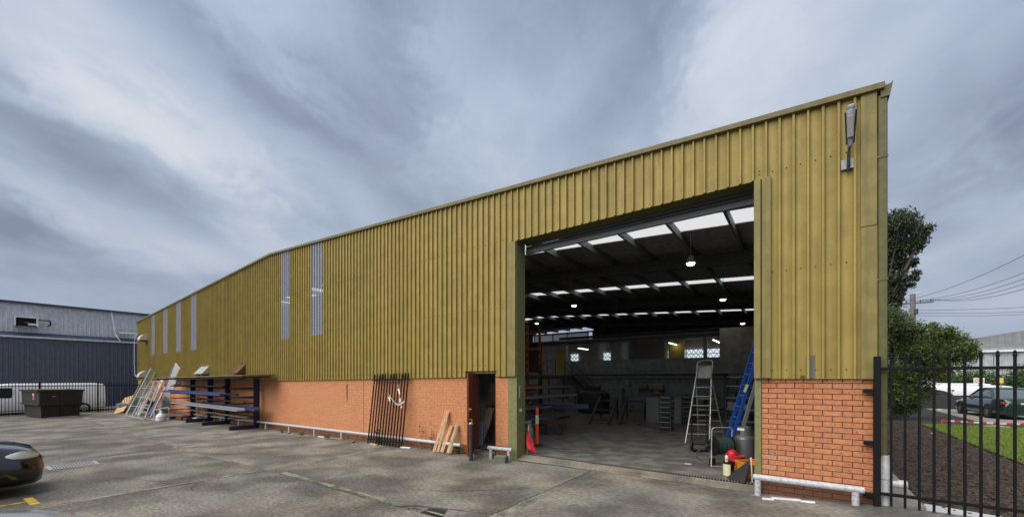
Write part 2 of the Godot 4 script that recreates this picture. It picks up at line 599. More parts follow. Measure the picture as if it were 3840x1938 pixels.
# ---- ground ----
func yg(x: float) -> float:
	var k := [[6.0, .12], [1.2, .10], [-.6, .0], [-3.65, -.03], [-9.75, -.12], [-15.85, -.25], [-22.0, -.33], [-28.0, -.35], [-60.0, -.36]]
	if x >= k[0][0]:
		return k[0][1]
	for i in k.size() - 1:
		if x >= k[i + 1][0]:
			return lerpf(k[i][1], k[i + 1][1], (x - k[i][0]) / (k[i + 1][0] - k[i][0]))
	return -.36
func slab_poly(poly: PackedVector2Array, drop := 0.0) -> MB:   # a slab with flat top following the yard's fall; poly in (x, z)
	var mb := MB.new()
	var idx := Geometry2D.triangulate_polygon(poly)
	var up := func(p: Vector2) -> Vector3: return Vector3(p.x, yg(p.x) - drop, p.y)
	for i in range(0, idx.size(), 3):
		mb.to(up.call(poly[idx[i]]), up.call(poly[idx[i + 1]]), up.call(poly[idx[i + 2]]), Vector3.UP)
	var area := 0.0
	for i in poly.size():
		area += poly[i].cross(poly[(i + 1) % poly.size()])
	for i in poly.size():
		var a: Vector3 = up.call(poly[i])
		var b: Vector3 = up.call(poly[(i + 1) % poly.size()])
		var e := (poly[(i + 1) % poly.size()] - poly[i]) * signf(area)
		var d := Vector3(0, -.11, 0)
		mb.qo(a, b, b + d, a + d, Vector3(e.y, 0, -e.x))
	return mb
func sheet(x0: float, x1: float, z0: float, z1: float, y: float) -> MB:
	var mb := MB.new()
	mb.quad(Vector3(x0, y, z1), Vector3(x1, y, z1), Vector3(x1, y, z0), Vector3(x0, y, z0))
	return mb
func ground() -> void:
	struct("ground", sheet(-300, 300, -300, 300, -.62), M.gravel)
	# the soil under the slabs
	var mb := MB.new()
	var xs := [6.0, 1.2, -.6, -3.65, -9.75, -15.85, -22.0, -28.0, -46.5]
	for i in xs.size() - 1:
		var a := Vector3(xs[i], yg(xs[i]) - .022, 0)
		var b := Vector3(xs[i + 1], yg(xs[i + 1]) - .022, 0)
		mb.qo(a + Vector3(0, 0, -.1), b + Vector3(0, 0, -.1), b + Vector3(0, 0, 22), a + Vector3(0, 0, 22), Vector3.UP)
	struct("soil", mb, M.soil)
	var yard := struct("yard", slab_poly(PackedVector2Array([Vector2(5.8, .07), Vector2(1.2, .07), Vector2(-.6, .07), Vector2(-3.643, .07), Vector2(-3.643, 3.993), Vector2(1.2, 3.993), Vector2(5.8, 3.993)])), M.slab_2)
	var gx := [-3.65, -9.75, -15.85, -22.0, -28.0, -34.2, -40.4, -46.5]
	var gz := [.07, 4.0, 10.0, 16.0, 22.0]
	var g := .011
	var k := 0
	for i in gx.size() - 1:
		for j in gz.size() - 1:
			var x0: float = gx[i] - g
			var x1: float = gx[i + 1] + g
			var z0: float = gz[j] + (g if j > 0 else 0.0)
			var z1: float = gz[j + 1] - g
			var pl := PackedVector2Array([Vector2(x0, z0), Vector2(x1, z0), Vector2(x1, z1), Vector2(x0, z1)])
			if i == 0 and j == 0:   # the corner of this slab has broken off
				pl = PackedVector2Array([Vector2(x0, z0), Vector2(x1, z0), Vector2(x1, z1), Vector2(-5.12, z1), Vector2(-5.02, 3.86), Vector2(-4.86, 3.76), Vector2(-4.66, 3.71), Vector2(-4.40, 3.63), Vector2(-4.02, 3.52), Vector2(x0, 3.48)])
			var mbs := slab_poly(pl)
			var o := lpart(yard, "slab", mbs.mesh(), M["slab_%d" % (k * 5 % 6)])
			o.set_meta("kind", "structure")
			k += 1
	for j in range(1, gz.size() - 1):
		var pl := PackedVector2Array([Vector2(-3.642, gz[j] + g), Vector2(5.8, gz[j] + g), Vector2(5.8, gz[j + 1] - g), Vector2(-3.642, gz[j + 1] - g)])
		lpart(yard, "slab", slab_poly(pl).mesh(), M["slab_%d" % (j + 2)])
	# fragments lying in the broken corner
	for fr in [[.014, [[-5.08, 3.985], [-4.97, 3.88], [-4.84, 3.80], [-4.66, 3.76], [-4.62, 3.985]]], [.03, [[-4.58, 3.985], [-4.60, 3.75], [-4.42, 3.68], [-4.2, 3.985]]], [.006, [[-4.15, 3.985], [-4.36, 3.66], [-4.0, 3.56], [-3.67, 3.52], [-3.67, 3.985]]]]:
		var pl := PackedVector2Array()
		for q in fr[1]:
			pl.append(Vector2(q[0], q[1]))
		lpart(yard, "broken_piece", slab_poly(pl, fr[0]).mesh(), M.slab_3 if fr[0] > .02 else M.slab_0)
	# apron strip between the yard joint and the floor of the shed
	mb = MB.new()
	mb.quad(Vector3(-5.66, -.045, .055), Vector3(-.66, -.002, .055), Vector3(-.66, .05, -.28), Vector3(-5.66, .05, -.28))
	struct("apron", mb, M.apron)
	struct("warehouse_floor", sheet(-42, .74, -31, -.28, .05), M.floor)
	# pale cement smeared along the joints
	rng.seed = 91
	for s in [[-9.62, .3, -9.62, 3.9], [-9.88, .6, -9.88, 3.6], [-3.52, .4, -3.52, 3.9], [-9.9, 4.0, -22.0, 4.12], [-4.2, 3.9, -9.4, 3.9], [-15.72, .5, -15.72, 3.9], [-21.9, 1.0, -21.9, 3.9], [-9.8, 4.2, -9.9, 7.5]]:
		mb = MB.new()
		var A := Vector2(s[0], s[1])
		var B := Vector2(s[2], s[3])
		var steps := int(A.distance_to(B) / .22)
		var nn := (B - A).orthogonal().normalized()
		var w0 := .03
		for i in steps:
			var w1 := clampf(w0 + rng.randf_range(-.03, .03), .0, .075)
			var a := A.lerp(B, float(i) / steps)
			var b := A.lerp(B, float(i + 1) / steps)
			if rng.randf() < .82:
				var q := [a - nn * w0, b - nn * w1, b + nn * w1, a + nn * w0]
				var v := []
				for e in q:
					v.append(Vector3(e.x, yg(e.x) + .004, e.y))
				mb.qo(v[0], v[1], v[2], v[3], Vector3.UP)
			w0 = w1
		lpart(yard, "cement_smear", mb.mesh(), M.line_grey)
	# moss in the joints
	rng.seed = 5
	mb = MB.new()
	for s in [[-4.9, 4.0, -8.4, 4.0, 150], [-6.0, 4.0, -7.0, 4.0, 90], [-3.65, 1.2, -3.65, 3.4, 60], [-3.85, .72, -3.55, .95, 26], [-9.75, .4, -9.75, 3.8, 30]]:
		for i in int(s[4]):
			var t := rng.randf()
			var p := Vector3(lerpf(s[0], s[2], t), 0, lerpf(s[1], s[3], t)) + Vector3(rng.randfn(0, .018), 0, rng.randfn(0, .018))
			p.y = yg(p.x) - .012
			mb.ball(p, Vector3(rng.randf_range(.012, .035), rng.randf_range(.012, .022), rng.randf_range(.012, .03)), 6)
	struct("moss", mb, M.moss, "stuff")
	# cracks that wander across the slabs
	rng.seed = 14
	for s in [[-5.6, 3.2, -3.9, 2.1, 9], [-1.2, 1.3, -2.9, 2.6, 9], [-11.5, 2.6, -13.6, 3.9, 10], [-8.3, 5.2, -11.8, 6.1, 14], [-17.4, 2.0, -19.6, 3.2, 10]]:
		mb = MB.new()
		var A := Vector2(s[0], s[1])
		var B := Vector2(s[2], s[3])
		var nn := (B - A).orthogonal().normalized()
		var a := A
		var wa := .004
		for i in int(s[4]):
			var b := A.lerp(B, (i + 1.0) / s[4]) + nn * rng.randfn(0, .07)
			var wb := rng.randf_range(.003, .009)
			var q := []
			for e in [a - nn * wa, b - nn * wb, b + nn * wb, a + nn * wa]:
				q.append(Vector3(e.x, yg(e.x) + .004, e.y))
			mb.qo(q[0], q[1], q[2], q[3], Vector3.UP)
			a = b
			wa = wb
		lpart(yard, "crack", mb.mesh(), M.soil)
	# cast drain grate
	var c := Vector3(-14.75, yg(-14.75), 6.4)
	var t := thing("drain_grate", "pale steel slotted drain grate set in the concrete yard", "grate", c)
	mb = MB.new()
	for s in [-1.0, 1.0]:
		mb.box(c + Vector3(s * .30, .004, 0), Vector3(.06, .012, .86))
		mb.box(c + Vector3(0, .004, s * .40), Vector3(.54, .012, .06))
	part(t, "frame", mb, M.galvanised)
	mb = MB.new()
	mb.box(c + Vector3(0, -.016, 0), Vector3(.54, .006, .74))
	part(t, "pit", mb, M.black_paint)
	for i in 15:
		mb = MB.new()
		mb.box(c + Vector3(0, .003, -.36 + i * .0515), Vector3(.54, .012, .020))
		part(t, "grate_bar", mb, M.galvanised)
	# painted parking marks
	t = thing("parking_mark", "worn yellow painted parking bay line ending in a tee", "road marking", Vector3(-10.6, yg(-10.6), 7.4))
	mb = MB.new()
	mb.qo(Vector3(-10.95, yg(-10.95) + .004, 7.29), Vector3(-10.2, yg(-10.2) + .004, 7.25), Vector3(-10.2, yg(-10.2) + .004, 7.36), Vector3(-10.95, yg(-10.95) + .004, 7.40), Vector3.UP)
	part(t, "cross_mark", mb, M.yellow_paint)
	mb = MB.new()
	mb.qo(Vector3(-10.62, yg(-10.62) + .004, 7.385), Vector3(-10.55, yg(-10.55) + .004, 7.385), Vector3(-10.55, yg(-10.55) + .004, 11.5), Vector3(-10.62, yg(-10.62) + .004, 11.5), Vector3.UP)
	part(t, "bay_line", mb, M.yellow_paint)

# ---- warehouse ----
func roof_y(x: float) -> float:
	if x > -18.9:
		return lerpf(6.26, 7.44, (.95 - x) / 19.85)
	return lerpf(7.44, 6.38, (-18.9 - x) / 23.3)
func clad_bottom(x: float) -> float:
	if x > -.56:
		return 1.94
	if x > -5.93:
		return 5.31
	if x > -6.30:
		return 1.985
	if x > -7.31:
		return 2.135
	return lerpf(1.975, 1.83, clampf((-7.31 - x) / 11.0, 0, 1)) if x > -18.3 else 1.83
func brick_mesh(w: float) -> ArrayMesh:
	var mb := MB.new()
	var h := .0755
	var d := .05
	var c := .004
	var f := [Vector3(c, c, 0), Vector3(w - c, c, 0), Vector3(w - c, h - c, 0), Vector3(c, h - c, 0)]
	var e := [Vector3(0, 0, -c), Vector3(w, 0, -c), Vector3(w, h, -c), Vector3(0, h, -c)]
	mb.quad(f[0], f[1], f[2], f[3])
	for i in 4:
		var k := (i + 1) % 4
		mb.quad(e[i], e[k], f[k], f[i])
		mb.quad(e[i] - Vector3(0, 0, d), e[k] - Vector3(0, 0, d), e[k], e[i])
	return mb.mesh()
func warehouse() -> void:
	var w := thing("warehouse", "long warehouse with mustard corrugated metal cladding over an orange brick base", "warehouse", Vector3.ZERO)
	# --- brick base ---
	rng.seed = 12
	var runs := [[-.56, .86], [-6.335, -5.93], [-42.3, -7.27]]
	var walls := []
	for r in runs:
		var mb := MB.new()
		mb.box(Vector3((r[0] + r[1]) / 2, .72, -.113 if r[0] > -1.0 else -.1078), Vector3(r[1] - r[0], 2.5, .21))
		walls.append(part(w, "brick_wall", mb, M.mortar_dark if r[0] > -1.0 else M.mortar))
	var full := brick_mesh(.229)
	var half := brick_mesh(.109)
	var near := []
	var spots := MB.new()
	var far_mb := []
	for i in 10:
		far_mb.append(MB.new())
	for ri in runs.size():
		var r: Array = runs[ri]
		for cI in 30:
			var y := -.62 + cI * .086
			var x: float = r[1] - .005
			var first := true
			while x > r[0] + .06:
				var ln := .229
				if first and (cI % 2 == 1):
					ln = .109
				first = false
				if x - ln < r[0]:
					ln = x - r[0] - .004
				var x0 := x - ln
				x -= ln + .011
				var xm := x0 + ln / 2
				if y + .076 < yg(xm) - .03 or y > clad_bottom(xm) + .03:
					continue
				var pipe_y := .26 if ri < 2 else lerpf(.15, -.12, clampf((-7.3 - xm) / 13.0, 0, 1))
				var under_rail := y + .04 < pipe_y  # courses lower than the rail take the darker tones
				var p := Vector3(x0, y, rng.randf_range(-.0015, .0015))
				var tone := rng.randi() % 5
				if (ri == 0 or (ri == 1 and y > .0) or (ri == 2 and xm > -8.05)) and near.size() < 300:
					near.append(1)
					var o := lpart(walls[ri], "brick", full if ln > .22 else half if absf(ln - .109) < .001 else brick_mesh(ln), M[("brick_low_%d" if under_rail else "brick_%d" if ri == 0 else "brick_soft_%d") % tone])
					o.position = p
					if ri == 0 and not under_rail:
						if xm < -.12 and y > .38 and y < .62 and rng.randf() < .7:   # white salts on these bricks
							o.material_override = M.brick_pale
						if rng.randf() < .17:   # iron spots burnt into the face
							var c := p + Vector3(rng.randf_range(.03, maxf(ln - .03, .04)), rng.randf_range(.025, .05), 0)
							var rr := rng.randf_range(.008, .016)
							spots.tube(Vector3(c.x, c.y, .0), Vector3(c.x, c.y, .0035), rr, rr * .8, 9)
				else:
					var src := full if ln > .22 else half if absf(ln - .109) < .001 else brick_mesh(ln)
					var ar := src.surface_get_arrays(0)
					var t: MB = far_mb[tone + (5 if under_rail else 0)]
					for q in ar[Mesh.ARRAY_VERTEX]:
						t.v.append(q + p)
					t.n.append_array(ar[Mesh.ARRAY_NORMAL])
	for i in 10:
		if far_mb[i].v.size() > 0:
			var o := lpart(walls[2], "brickwork", far_mb[i].mesh(), M[("brick_soft_%d" if i < 5 else "brick_low_%d") % (i % 5)])
			o.set_meta("kind", "stuff")
	part(walls[0], "iron_spots", spots, M.brick_spot).set_meta("kind", "stuff")
	# expansion joint and rust stain
	var mb := MB.new()
	mb.box(Vector3(-12.07, .85, .002), Vector3(.016, 2.0, .006))
	part(w, "expansion_joint", mb, M.mortar_bare)
	mb = MB.new()
	mb.prism(PackedVector2Array([Vector2(-13.12, 1.72), Vector2(-13.03, 1.74), Vector2(-13.05, 1.2), Vector2(-13.08, 1.12), Vector2(-13.11, 1.3)]), Transform3D(Basis.IDENTITY, Vector3(0, 0, .001)), .002)
	part(w, "rust_stain", mb, M.mortar_bare)
	# --- corrugated cladding ---
	var pts := [[.735, .035]]
	var rx := .6405
	while rx > -42.2:
		for q in [[.025, .035], [.017, .084], [-.013, .084], [-.021, .035], [-.056, .042], [-.094, .046], [-.132, .042]]:
			pts.append([rx + q[0], q[1]])
		rx -= .189
	pts.append([-42.32, .035])
	var strips := [[-15.44, -14.63], [-17.97, -17.14], [-29.5, -28.6], [-32.3, -31.4], [-35.2, -34.26], [-38.1, -37.2]]
	var sheets := {}
	for i in pts.size() - 1:
		var a: Array = pts[i]
		var b: Array = pts[i + 1]
		var xm: float = (a[0] + b[0]) / 2
		var yb := clad_bottom(xm)
		var key := "s%d" % int((.735 - xm) / .756)
		var lo := yb
		var in_strip := -1
		for s in strips.size():
			if xm > strips[s][0] and xm < strips[s][1]:
				in_strip = s
		var bands := [[key, yb, roof_y(xm) - .02]]
		if in_strip >= 0:
			bands = [[key, yb, 3.64], ["t%d" % in_strip, 3.60, roof_y(xm) - .02]]
		for bd in bands:
			if not sheets.has(bd[0]):
				sheets[bd[0]] = MB.new()
			var m: MB = sheets[bd[0]]
			var dz := .004 if bd[0].begins_with("t") else 0.0
			m.quad(Vector3(b[0], bd[1], b[1] + dz), Vector3(a[0], bd[1], a[1] + dz), Vector3(a[0], bd[2], a[1] + dz), Vector3(b[0], bd[2], b[1] + dz))
	for key in sheets:
		if key.begins_with("t"):
			part(w, "translucent_sheet", sheets[key], M.translucent)
		else:
			part(w, "cladding_sheet", sheets[key], M["cladding_%d" % [0, 3, 1, 2, 0, 4, 2, 1, 3][int(key.substr(1)) % 9]])
	# grey repair patch over a torn pan, and a bent tab below it
	mb = MB.new()
	mb.box(Vector3(.105, 2.13, .0475), Vector3(.12, .36, .004))
	part(w, "repair_patch", mb, M.block)
	mb = MB.new()
	mb.quad(Vector3(-.03, 1.945, .046), Vector3(.035, 1.945, .046), Vector3(.03, 1.99, .085), Vector3(-.02, 2.0, .09))
	part(w, "bent_tab", mb, M.flashing)
	# screws in the pans, in three rows along the girts
	mb = MB.new()
	for rw in [[3.72, 1], [5.40, 1], [0, 1]]:
		var x := .545
		while x > -42.0:
			var y: float = rw[0] if rw[0] > 0 else clad_bottom(x) + .145
			if y > clad_bottom(x) + .05 and not (x > -5.9 and x < -.6 and y < 5.6):
				mb.tube(Vector3(x, y, .038), Vector3(x, y, .056), .0125, .008, 6)
			x -= .189
	var so := part(w, "screw_heads", mb, M.screw)
	so.set_meta("kind", "stuff")
	# --- trims ---
	mb = MB.new()
	mb.box(Vector3(.80, 5.21, .052), Vector3(.185, 2.0, .05), Basis.IDENTITY, .006)
	part(w, "corner_flashing", mb, M.flashing)
	mb = MB.new()
	mb.box(Vector3(.805, 3.07, .049), Vector3(.185, 2.27, .05), Basis.IDENTITY, .006)
	part(w, "corner_flashing", mb, M.flashing)
	var bx := [.97, -1.9, -4.75, -7.7, -10.6, -13.5, -16.2, -18.9, -22.2, -25.6, -29, -32.4, -35.8, -39, -42.42]
	for i in bx.size() - 1:
		mb = MB.new()
		var a := Vector3(bx[i], roof_y(bx[i]) - .055, .075)
		var b := Vector3(bx[i + 1] - .03 * (1 if i % 2 == 0 else 0), roof_y(bx[i + 1]) - .055, .075)
		mb.bar(a + Vector3(0, .012, 0), b + Vector3(0, .012, 0), .10 + .004 * (i % 2), .09 + .004 * (i % 2), Vector3.UP, .006)
		part(w, "barge_capping", mb, M.barge)
	# folded flashings and steel posts of the big doorway
	for q in [[-5.79, 3.65, .055, .25, 3.31, "jamb_flashing", "flashing"], [-.615, 3.63, .060, .10, 3.37, "jamb_flashing", "flashing"], [-.485, 3.63, .072, .13, 3.36, "jamb_flashing", "flashing"]]:
		mb = MB.new()
		mb.box(Vector3(q[0], q[1], q[2]), Vector3(q[3], q[4], .05), Basis.IDENTITY, .006)
		part(w, q[5], mb, M[q[6]])
	mb = MB.new()
	mb.box(Vector3(-5.795, 2.66, -.165), Vector3(.27, 5.5, .37), Basis.IDENTITY, .008)
	var jl := part(w, "door_jamb", mb, M.olive)
	mb = MB.new()
	mb.box(Vector3(-5.6582, 1.62, -.10), Vector3(.004, .30, .022))
	mb.box(Vector3(-5.6582, 1.745, -.12), Vector3(.004, .022, .06))
	mb.box(Vector3(-5.6582, 1.16, -.14), Vector3(.004, .075, .10))
	part(jl, "paint_mark", mb, M.white_plastic)
	mb = MB.new()
	mb.box(Vector3(-.61, 2.66, -.165), Vector3(.10, 5.5, .37), Basis.IDENTITY, .008)
	part(w, "door_jamb", mb, M.olive)
	mb = MB.new()
	mb.box(Vector3(-3.16, 5.47, -.17), Vector3(5.0, .30, .34))
	part(w, "door_head", mb, M.downpipe_paint)
	# roller shutter, rolled up, its lowest slats showing
	mb = MB.new()
	mb.tube(Vector3(-5.6, 5.78, -.72), Vector3(-.7, 5.78, -.72), .30, .30, 16)
	var rd := part(w, "roller_shutter", mb, M.steel_dark)
	for i in 5:
		mb = MB.new()
		var y := 5.20 + i * .077
		var sec := PackedVector2Array([Vector2(-.40, y), Vector2(-.372, y + .012), Vector2(-.366, y + .038), Vector2(-.372, y + .062), Vector2(-.40, y + .074), Vector2(-.408, y + .037)])
		mb.prism(sec, Transform3D(Basis(Vector3(0, 0, 1), Vector3(0, 1, 0), Vector3(-1, 0, 0)), Vector3(-.665, 0, 0)), 4.99)
		part(rd, "shutter_slat", mb, M.shutter)
	mb = MB.new()
	mb.box(Vector3(-3.16, 5.135, -.385), Vector3(4.99, .12, .06), Basis.IDENTITY, .01)
	part(rd, "bottom_rail", mb, M.shutter)
	# --- gutter and downpipe at the corner ---
	mb = MB.new()
	mb.prism(PackedVector2Array([Vector2(.93, 6.06), Vector2(1.03, 6.06), Vector2(1.065, 6.25), Vector2(1.05, 6.25), Vector2(1.02, 6.075), Vector2(.945, 6.075), Vector2(.945, 6.2), Vector2(.93, 6.2)]), Transform3D(Basis.IDENTITY, Vector3(0, 0, -31)), 31.08)
	mb.prism(PackedVector2Array([Vector2(.94, 6.07), Vector2(1.025, 6.07), Vector2(1.055, 6.24), Vector2(.94, 6.20)]), Transform3D(Basis.IDENTITY, Vector3(0, 0, .07)), .008)
	part(w, "gutter", mb, M.downpipe_paint)
	mb = MB.new()
	mb.box(Vector3(.955, 3.46, .02), Vector3(.105, 5.3, .08), Basis.IDENTITY, .01)
	part(w, "downpipe", mb, M.downpipe_paint)
	mb = MB.new()
	for y in [1.3, 3.4, 5.2]:
		mb.box(Vector3(.95, y, .02), Vector3(.125, .03, .094))
	part(w, "pipe_strap", mb, M.downpipe_paint)
	# --- roof ---
	var roof: MeshInstance3D = null
	for sp in [[-3.9, .06], [-12.1, -5.0], [-21.9, -12.9], [-31.1, -22.7]]:
		mb = MB.new()
		var poly := PackedVector2Array([Vector2(1.0, roof_y(1.0)), Vector2(-18.9, 7.44), Vector2(-42.4, roof_y(-42.4)), Vector2(-42.4, roof_y(-42.4) - .05), Vector2(-18.9, 7.39), Vector2(1.0, roof_y(1.0) - .05)])
		mb.prism(poly, Transform3D(Basis.IDENTITY, Vector3(0, 0, sp[0])), sp[1] - sp[0])
		if roof == null:
			roof = part(w, "roof", mb, M.roof_dark)
		else:
			part(roof, "roof_sheet", mb, M.roof_dark)
	var px := -.12
	while px > -42.0:
		mb = MB.new()
		mb.box(Vector3(px, roof_y(px) - .17, -15.6), Vector3(.07, .22, 31.0))
		part(roof, "purlin", mb, M.purlin)
		for row in [[-5.0, -3.9], [-12.9, -12.1], [-22.7, -21.9]]:
			var x1 := px - 1.465
			if x1 < -41.5:
				continue
			mb = MB.new()
			mb.qo(Vector3(px - .036, roof_y(px) - .03, row[1] + .02), Vector3(x1 + .036, roof_y(x1) - .03, row[1] + .02), Vector3(x1 + .036, roof_y(x1) - .03, row[0] - .02), Vector3(px - .036, roof_y(px) - .03, row[0] - .02), Vector3.UP)
			part(roof, "skylight", mb, M.skylight)
		px -= 1.465
	for z in [-7.0, -15.3, -25.0]:
		mb = MB.new()
		for s in [[.7, -18.9], [-18.9, -42.2]]:
			mb.bar(Vector3(s[0], roof_y(s[0]) - .50, z), Vector3(s[1], roof_y(s[1]) - .50, z), .18, .42)
		part(roof, "rafter", mb, M.steel_dark)
	# --- the other walls ---
	mb = MB.new()
	mb.box(Vector3(.79, 2.8, -15.72), Vector3(.12, 6.7, 30.9))
	part(w, "side_wall", mb, M.inner_wall)
	mb = MB.new()
	mb.box(Vector3(-42.2, 2.8, -15.5), Vector3(.12, 6.9, 31))
	part(w, "side_wall", mb, M.inner_wall)
	mb = MB.new()
	mb.box(Vector3(-20.7, 2.62, -31.0), Vector3(42.9, 6.24, .2))
	mb.box(Vector3(-8.5, 6.55, -31.0), Vector3(18.5, 1.6, .2))
	mb.box(Vector3(-33.8, 6.4, -31.0), Vector3(16.8, 1.5, .2))
	mb.box(Vector3(-21.6, 6.9, -31.0), Vector3(7.8, .14, .2))
	for x in [-25.2, -22.7, -20.9, -18.4, -17.85]:
		mb.box(Vector3(x, 6.35, -31.0), Vector3(.09, 1.3, .14))
	part(w, "back_wall", mb, M.inner_wall)
	for q in [[-25.2, -22.7], [-22.7, -20.9], [-20.9, -18.4]]:
		mb = MB.new()
		mb.box(Vector3((q[0] + q[1]) / 2, 6.3, -31.0), Vector3(q[1] - q[0] - .1, 1.1, .006))
		part(w, "back_window", mb, M.skylight)
	for z in [-8.4, -17.0, -26.5]:
		mb = MB.new()
		mb.box(Vector3(.63, 3.0, z), Vector3(.19, 6.0, .3))
		part(w, "portal_column", mb, M.steel_dark)
	# --- threshold channel in the floor under the shutter ---
	mb = MB.new()
	mb.box(Vector3(-3.16, .052, -.33), Vector3(4.98, .012, .11))
	var ch := part(w, "threshold_channel", mb, M.black_paint)
	mb = MB.new()
	for i in 100:
		mb.box(Vector3(-5.62 + i * .0497, .063, -.33 + .004 * sin(i * 2.3)), Vector3(.016, .014, .095))
	var gr := part(ch, "grating", mb, M.rusty if false else M.galvanised)
	gr.set_meta("kind", "stuff")
# ---- yard furniture ----
func rail(label: String, a: Vector3, b: Vector3, r: float, legs: Array, rl: float) -> void:
	var t := thing("pipe_rail", label, "bumper rail", Vector3((a.x + b.x) / 2, yg((a.x + b.x) / 2), a.z))
	var mb := MB.new()
	var z := (b - a).normalized()
	mb.tube(a + z * .02, b - z * .02, r, r, 14, false)
	mb.tube(a, a + z * .02, r * .86, r, 14)
	mb.tube(b - z * .02, b, r, r * .86, 14)
	part(t, "pipe", mb, M.white_paint)
	for x in legs:
		var k: float = (x - a.x) / (b.x - a.x)
		var p := a.lerp(b, k)
		mb = MB.new()
		mb.tube(Vector3(x, yg(x) - .04, a.z), p - Vector3(0, r * .7, 0), rl, rl, 10)
		part(t, "leg", mb, M.white_paint)
func plank(nm: String, label: String, cat: String, a: Vector3, b: Vector3, w: float, th: float, mat: String, side := Vector3.RIGHT, group := "") -> Node3D:
	var mb := MB.new()
	var z := (b - a).normalized()
	var up := z.cross(side).normalized()
	mb.bar(a, b, w, th, up, minf(.006, th * .2))
	return solo(nm, mb, M[mat], label, cat, group)
func weed(label: String, base: Vector3, h: float, stems: int, spread: float, leaf: float, per: int, mat: String, sd: int) -> void:
	rng.seed = sd
	var t := thing("weed", label, "plant", base)
	var st := MB.new()
	var lf := MB.new()
	for i in stems:
		var dir := Vector3(rng.randfn(0, spread), h * rng.randf_range(.55, 1.0), rng.randfn(0, spread * .5) + .02)
		var p := base + Vector3(rng.randfn(0, .03), -.01, rng.randfn(0, .02))
		st.tube(p, p + dir, .004, .002, 5)
		for k in per:
			var q := p + dir * rng.randf_range(.15, 1.0)
			leafquad(lf, q + Vector3(rng.randfn(0, .02), 0, rng.randfn(0, .02)), leaf * rng.randf_range(.6, 1.2))
	part(t, "stems", st, M.leaf)
	part(t, "leaves", lf, M[mat])
func leafquad(mb: MB, p: Vector3, s: float) -> void:
	var x := Vector3(rng.randfn(0, 1), rng.randfn(0, .6), rng.randfn(0, 1)).normalized()
	var y := x.cross(Vector3(rng.randfn(0, 1), rng.randfn(0, 1), rng.randfn(0, 1)).normalized()).normalized()
	mb.quad(p - x * s, p - y * s * .42, p + x * s, p + y * s * .42)
func yard_things() -> void:
	rail("long white pipe bumper rail on short posts along the brick wall", Vector3(-28.3, -.13, .22), Vector3(-7.36, .165, .22), .047, [-26.5, -24.3, -22.0, -19.05, -16.9, -14.9, -13.05, -11.45, -9.75, -8.0], .04)
	rail("short white pipe bumper rail between the red door and doorway post", Vector3(-6.42, .20, .20), Vector3(-5.68, .215, .20), .047, [-6.33, -5.77], .042)
	rail("thick white pipe bumper rail against the brick panel beside the black fence", Vector3(-.665, .30, .19), Vector3(.74, .30, .19), .05, [-.60, .64], .047)
	# red door standing open
	var t := thing("door", "dark red metal door standing half open beside the dark bollard", "door", Vector3(-7.05, .02, .03))
	var h := Vector3(-7.05, .02, .04)
	var d := Vector3(cos(deg_to_rad(60.0)), 0, sin(deg_to_rad(60.0)))
	var nn := Vector3(d.z, 0, -d.x)   # inner face
	var e := h + d * .74
	var mb := MB.new()
	mb.bar(h + Vector3(0, 1.035, 0), e + Vector3(0, 1.035, 0), .045, 2.07, Vector3.UP, .004)
	part(t, "leaf", mb, M.red_door)
	for s in [-1.0, 1.0]:
		mb = MB.new()
		var p: Vector3 = e - d * .07 + nn * s * .022
		mb.path([p + Vector3(0, .62, 0), p + nn * s * .075 + Vector3(0, .63, 0), p + nn * s * .075 + Vector3(0, .90, 0), p + Vector3(0, .91, 0)], .011, 6)
		part(t, "handle", mb, M.handle_yellow)
	mb = MB.new()
	mb.box(e - d * .05 + nn * .03 + Vector3(0, 1.16, 0), Vector3(.05, .07, .03), Basis(d, Vector3.UP, d.cross(Vector3.UP)))
	mb.tube(e - d * .05 + nn * .03 + Vector3(0, 1.16, 0), e - d * .05 + nn * .085 + Vector3(0, 1.16, 0), .016)
	part(t, "lock", mb, M.aluminium)
	t = thing("door_frame", "dark steel frame and worn concrete step of the narrow doorway", "door frame", Vector3(-6.8, 0, -.1))
	mb = MB.new()
	mb.box(Vector3(-7.17, 1.05, -.10), Vector3(.19, 2.14, .18))
	part(t, "frame_post", mb, M.red_door)
	mb = MB.new()
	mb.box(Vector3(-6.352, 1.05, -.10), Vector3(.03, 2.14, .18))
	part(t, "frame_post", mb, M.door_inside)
	mb = MB.new()
	mb.box(Vector3(-6.78, 2.10, -.10), Vector3(.80, .05, .18))
	part(t, "frame_head", mb, M.olive)
	mb = MB.new()
	mb.box(Vector3(-6.74, -.03, -.02), Vector3(.76, .14, .40), Basis.IDENTITY, .012)
	part(t, "step", mb, M.apron)
	mb = MB.new()
	mb.tube(Vector3(-6.57, yg(-6.57) - .02, .68), Vector3(-6.57, .82, .68), .048, .048, 14)
	t = thing("bollard", "dark rusty steel bollard with grey cap before the red door", "bollard", Vector3(-6.57, yg(-6.57), .68))
	part(t, "post", mb, M.post_dark)
	mb = MB.new()
	mb.lathe(Transform3D(Basis.IDENTITY, Vector3(-6.57, .82, .68)), [Vector2(.054, 0), Vector2(.054, .02), Vector2(.045, .045), Vector2(.0, .055)], 14)
	part(t, "cap", mb, M.galvanised)
	# concrete block by the post
	t = thing("concrete_block", "grey concrete block lying on the ground under the short rail", "concrete block", Vector3(-5.83, yg(-5.83), .42))
	mb = MB.new()
	mb.box(Vector3(-5.83, yg(-5.83) + .075, .42), Vector3(.30, .17, .19), Basis(Vector3.UP, .18), .012)
	part(t, "block", mb, M.block)
	# sheets and boards stored inside the narrow doorway
	mb = MB.new()
	mb.prism(PackedVector2Array([Vector2(-7.60, 1.09), Vector2(-7.03, 1.13), Vector2(-7.13, .60), Vector2(-7.36, .05), Vector2(-7.50, .34)]), Transform3D(Basis(Vector3.RIGHT, -.12), Vector3(0, 0, -.66)), .018)
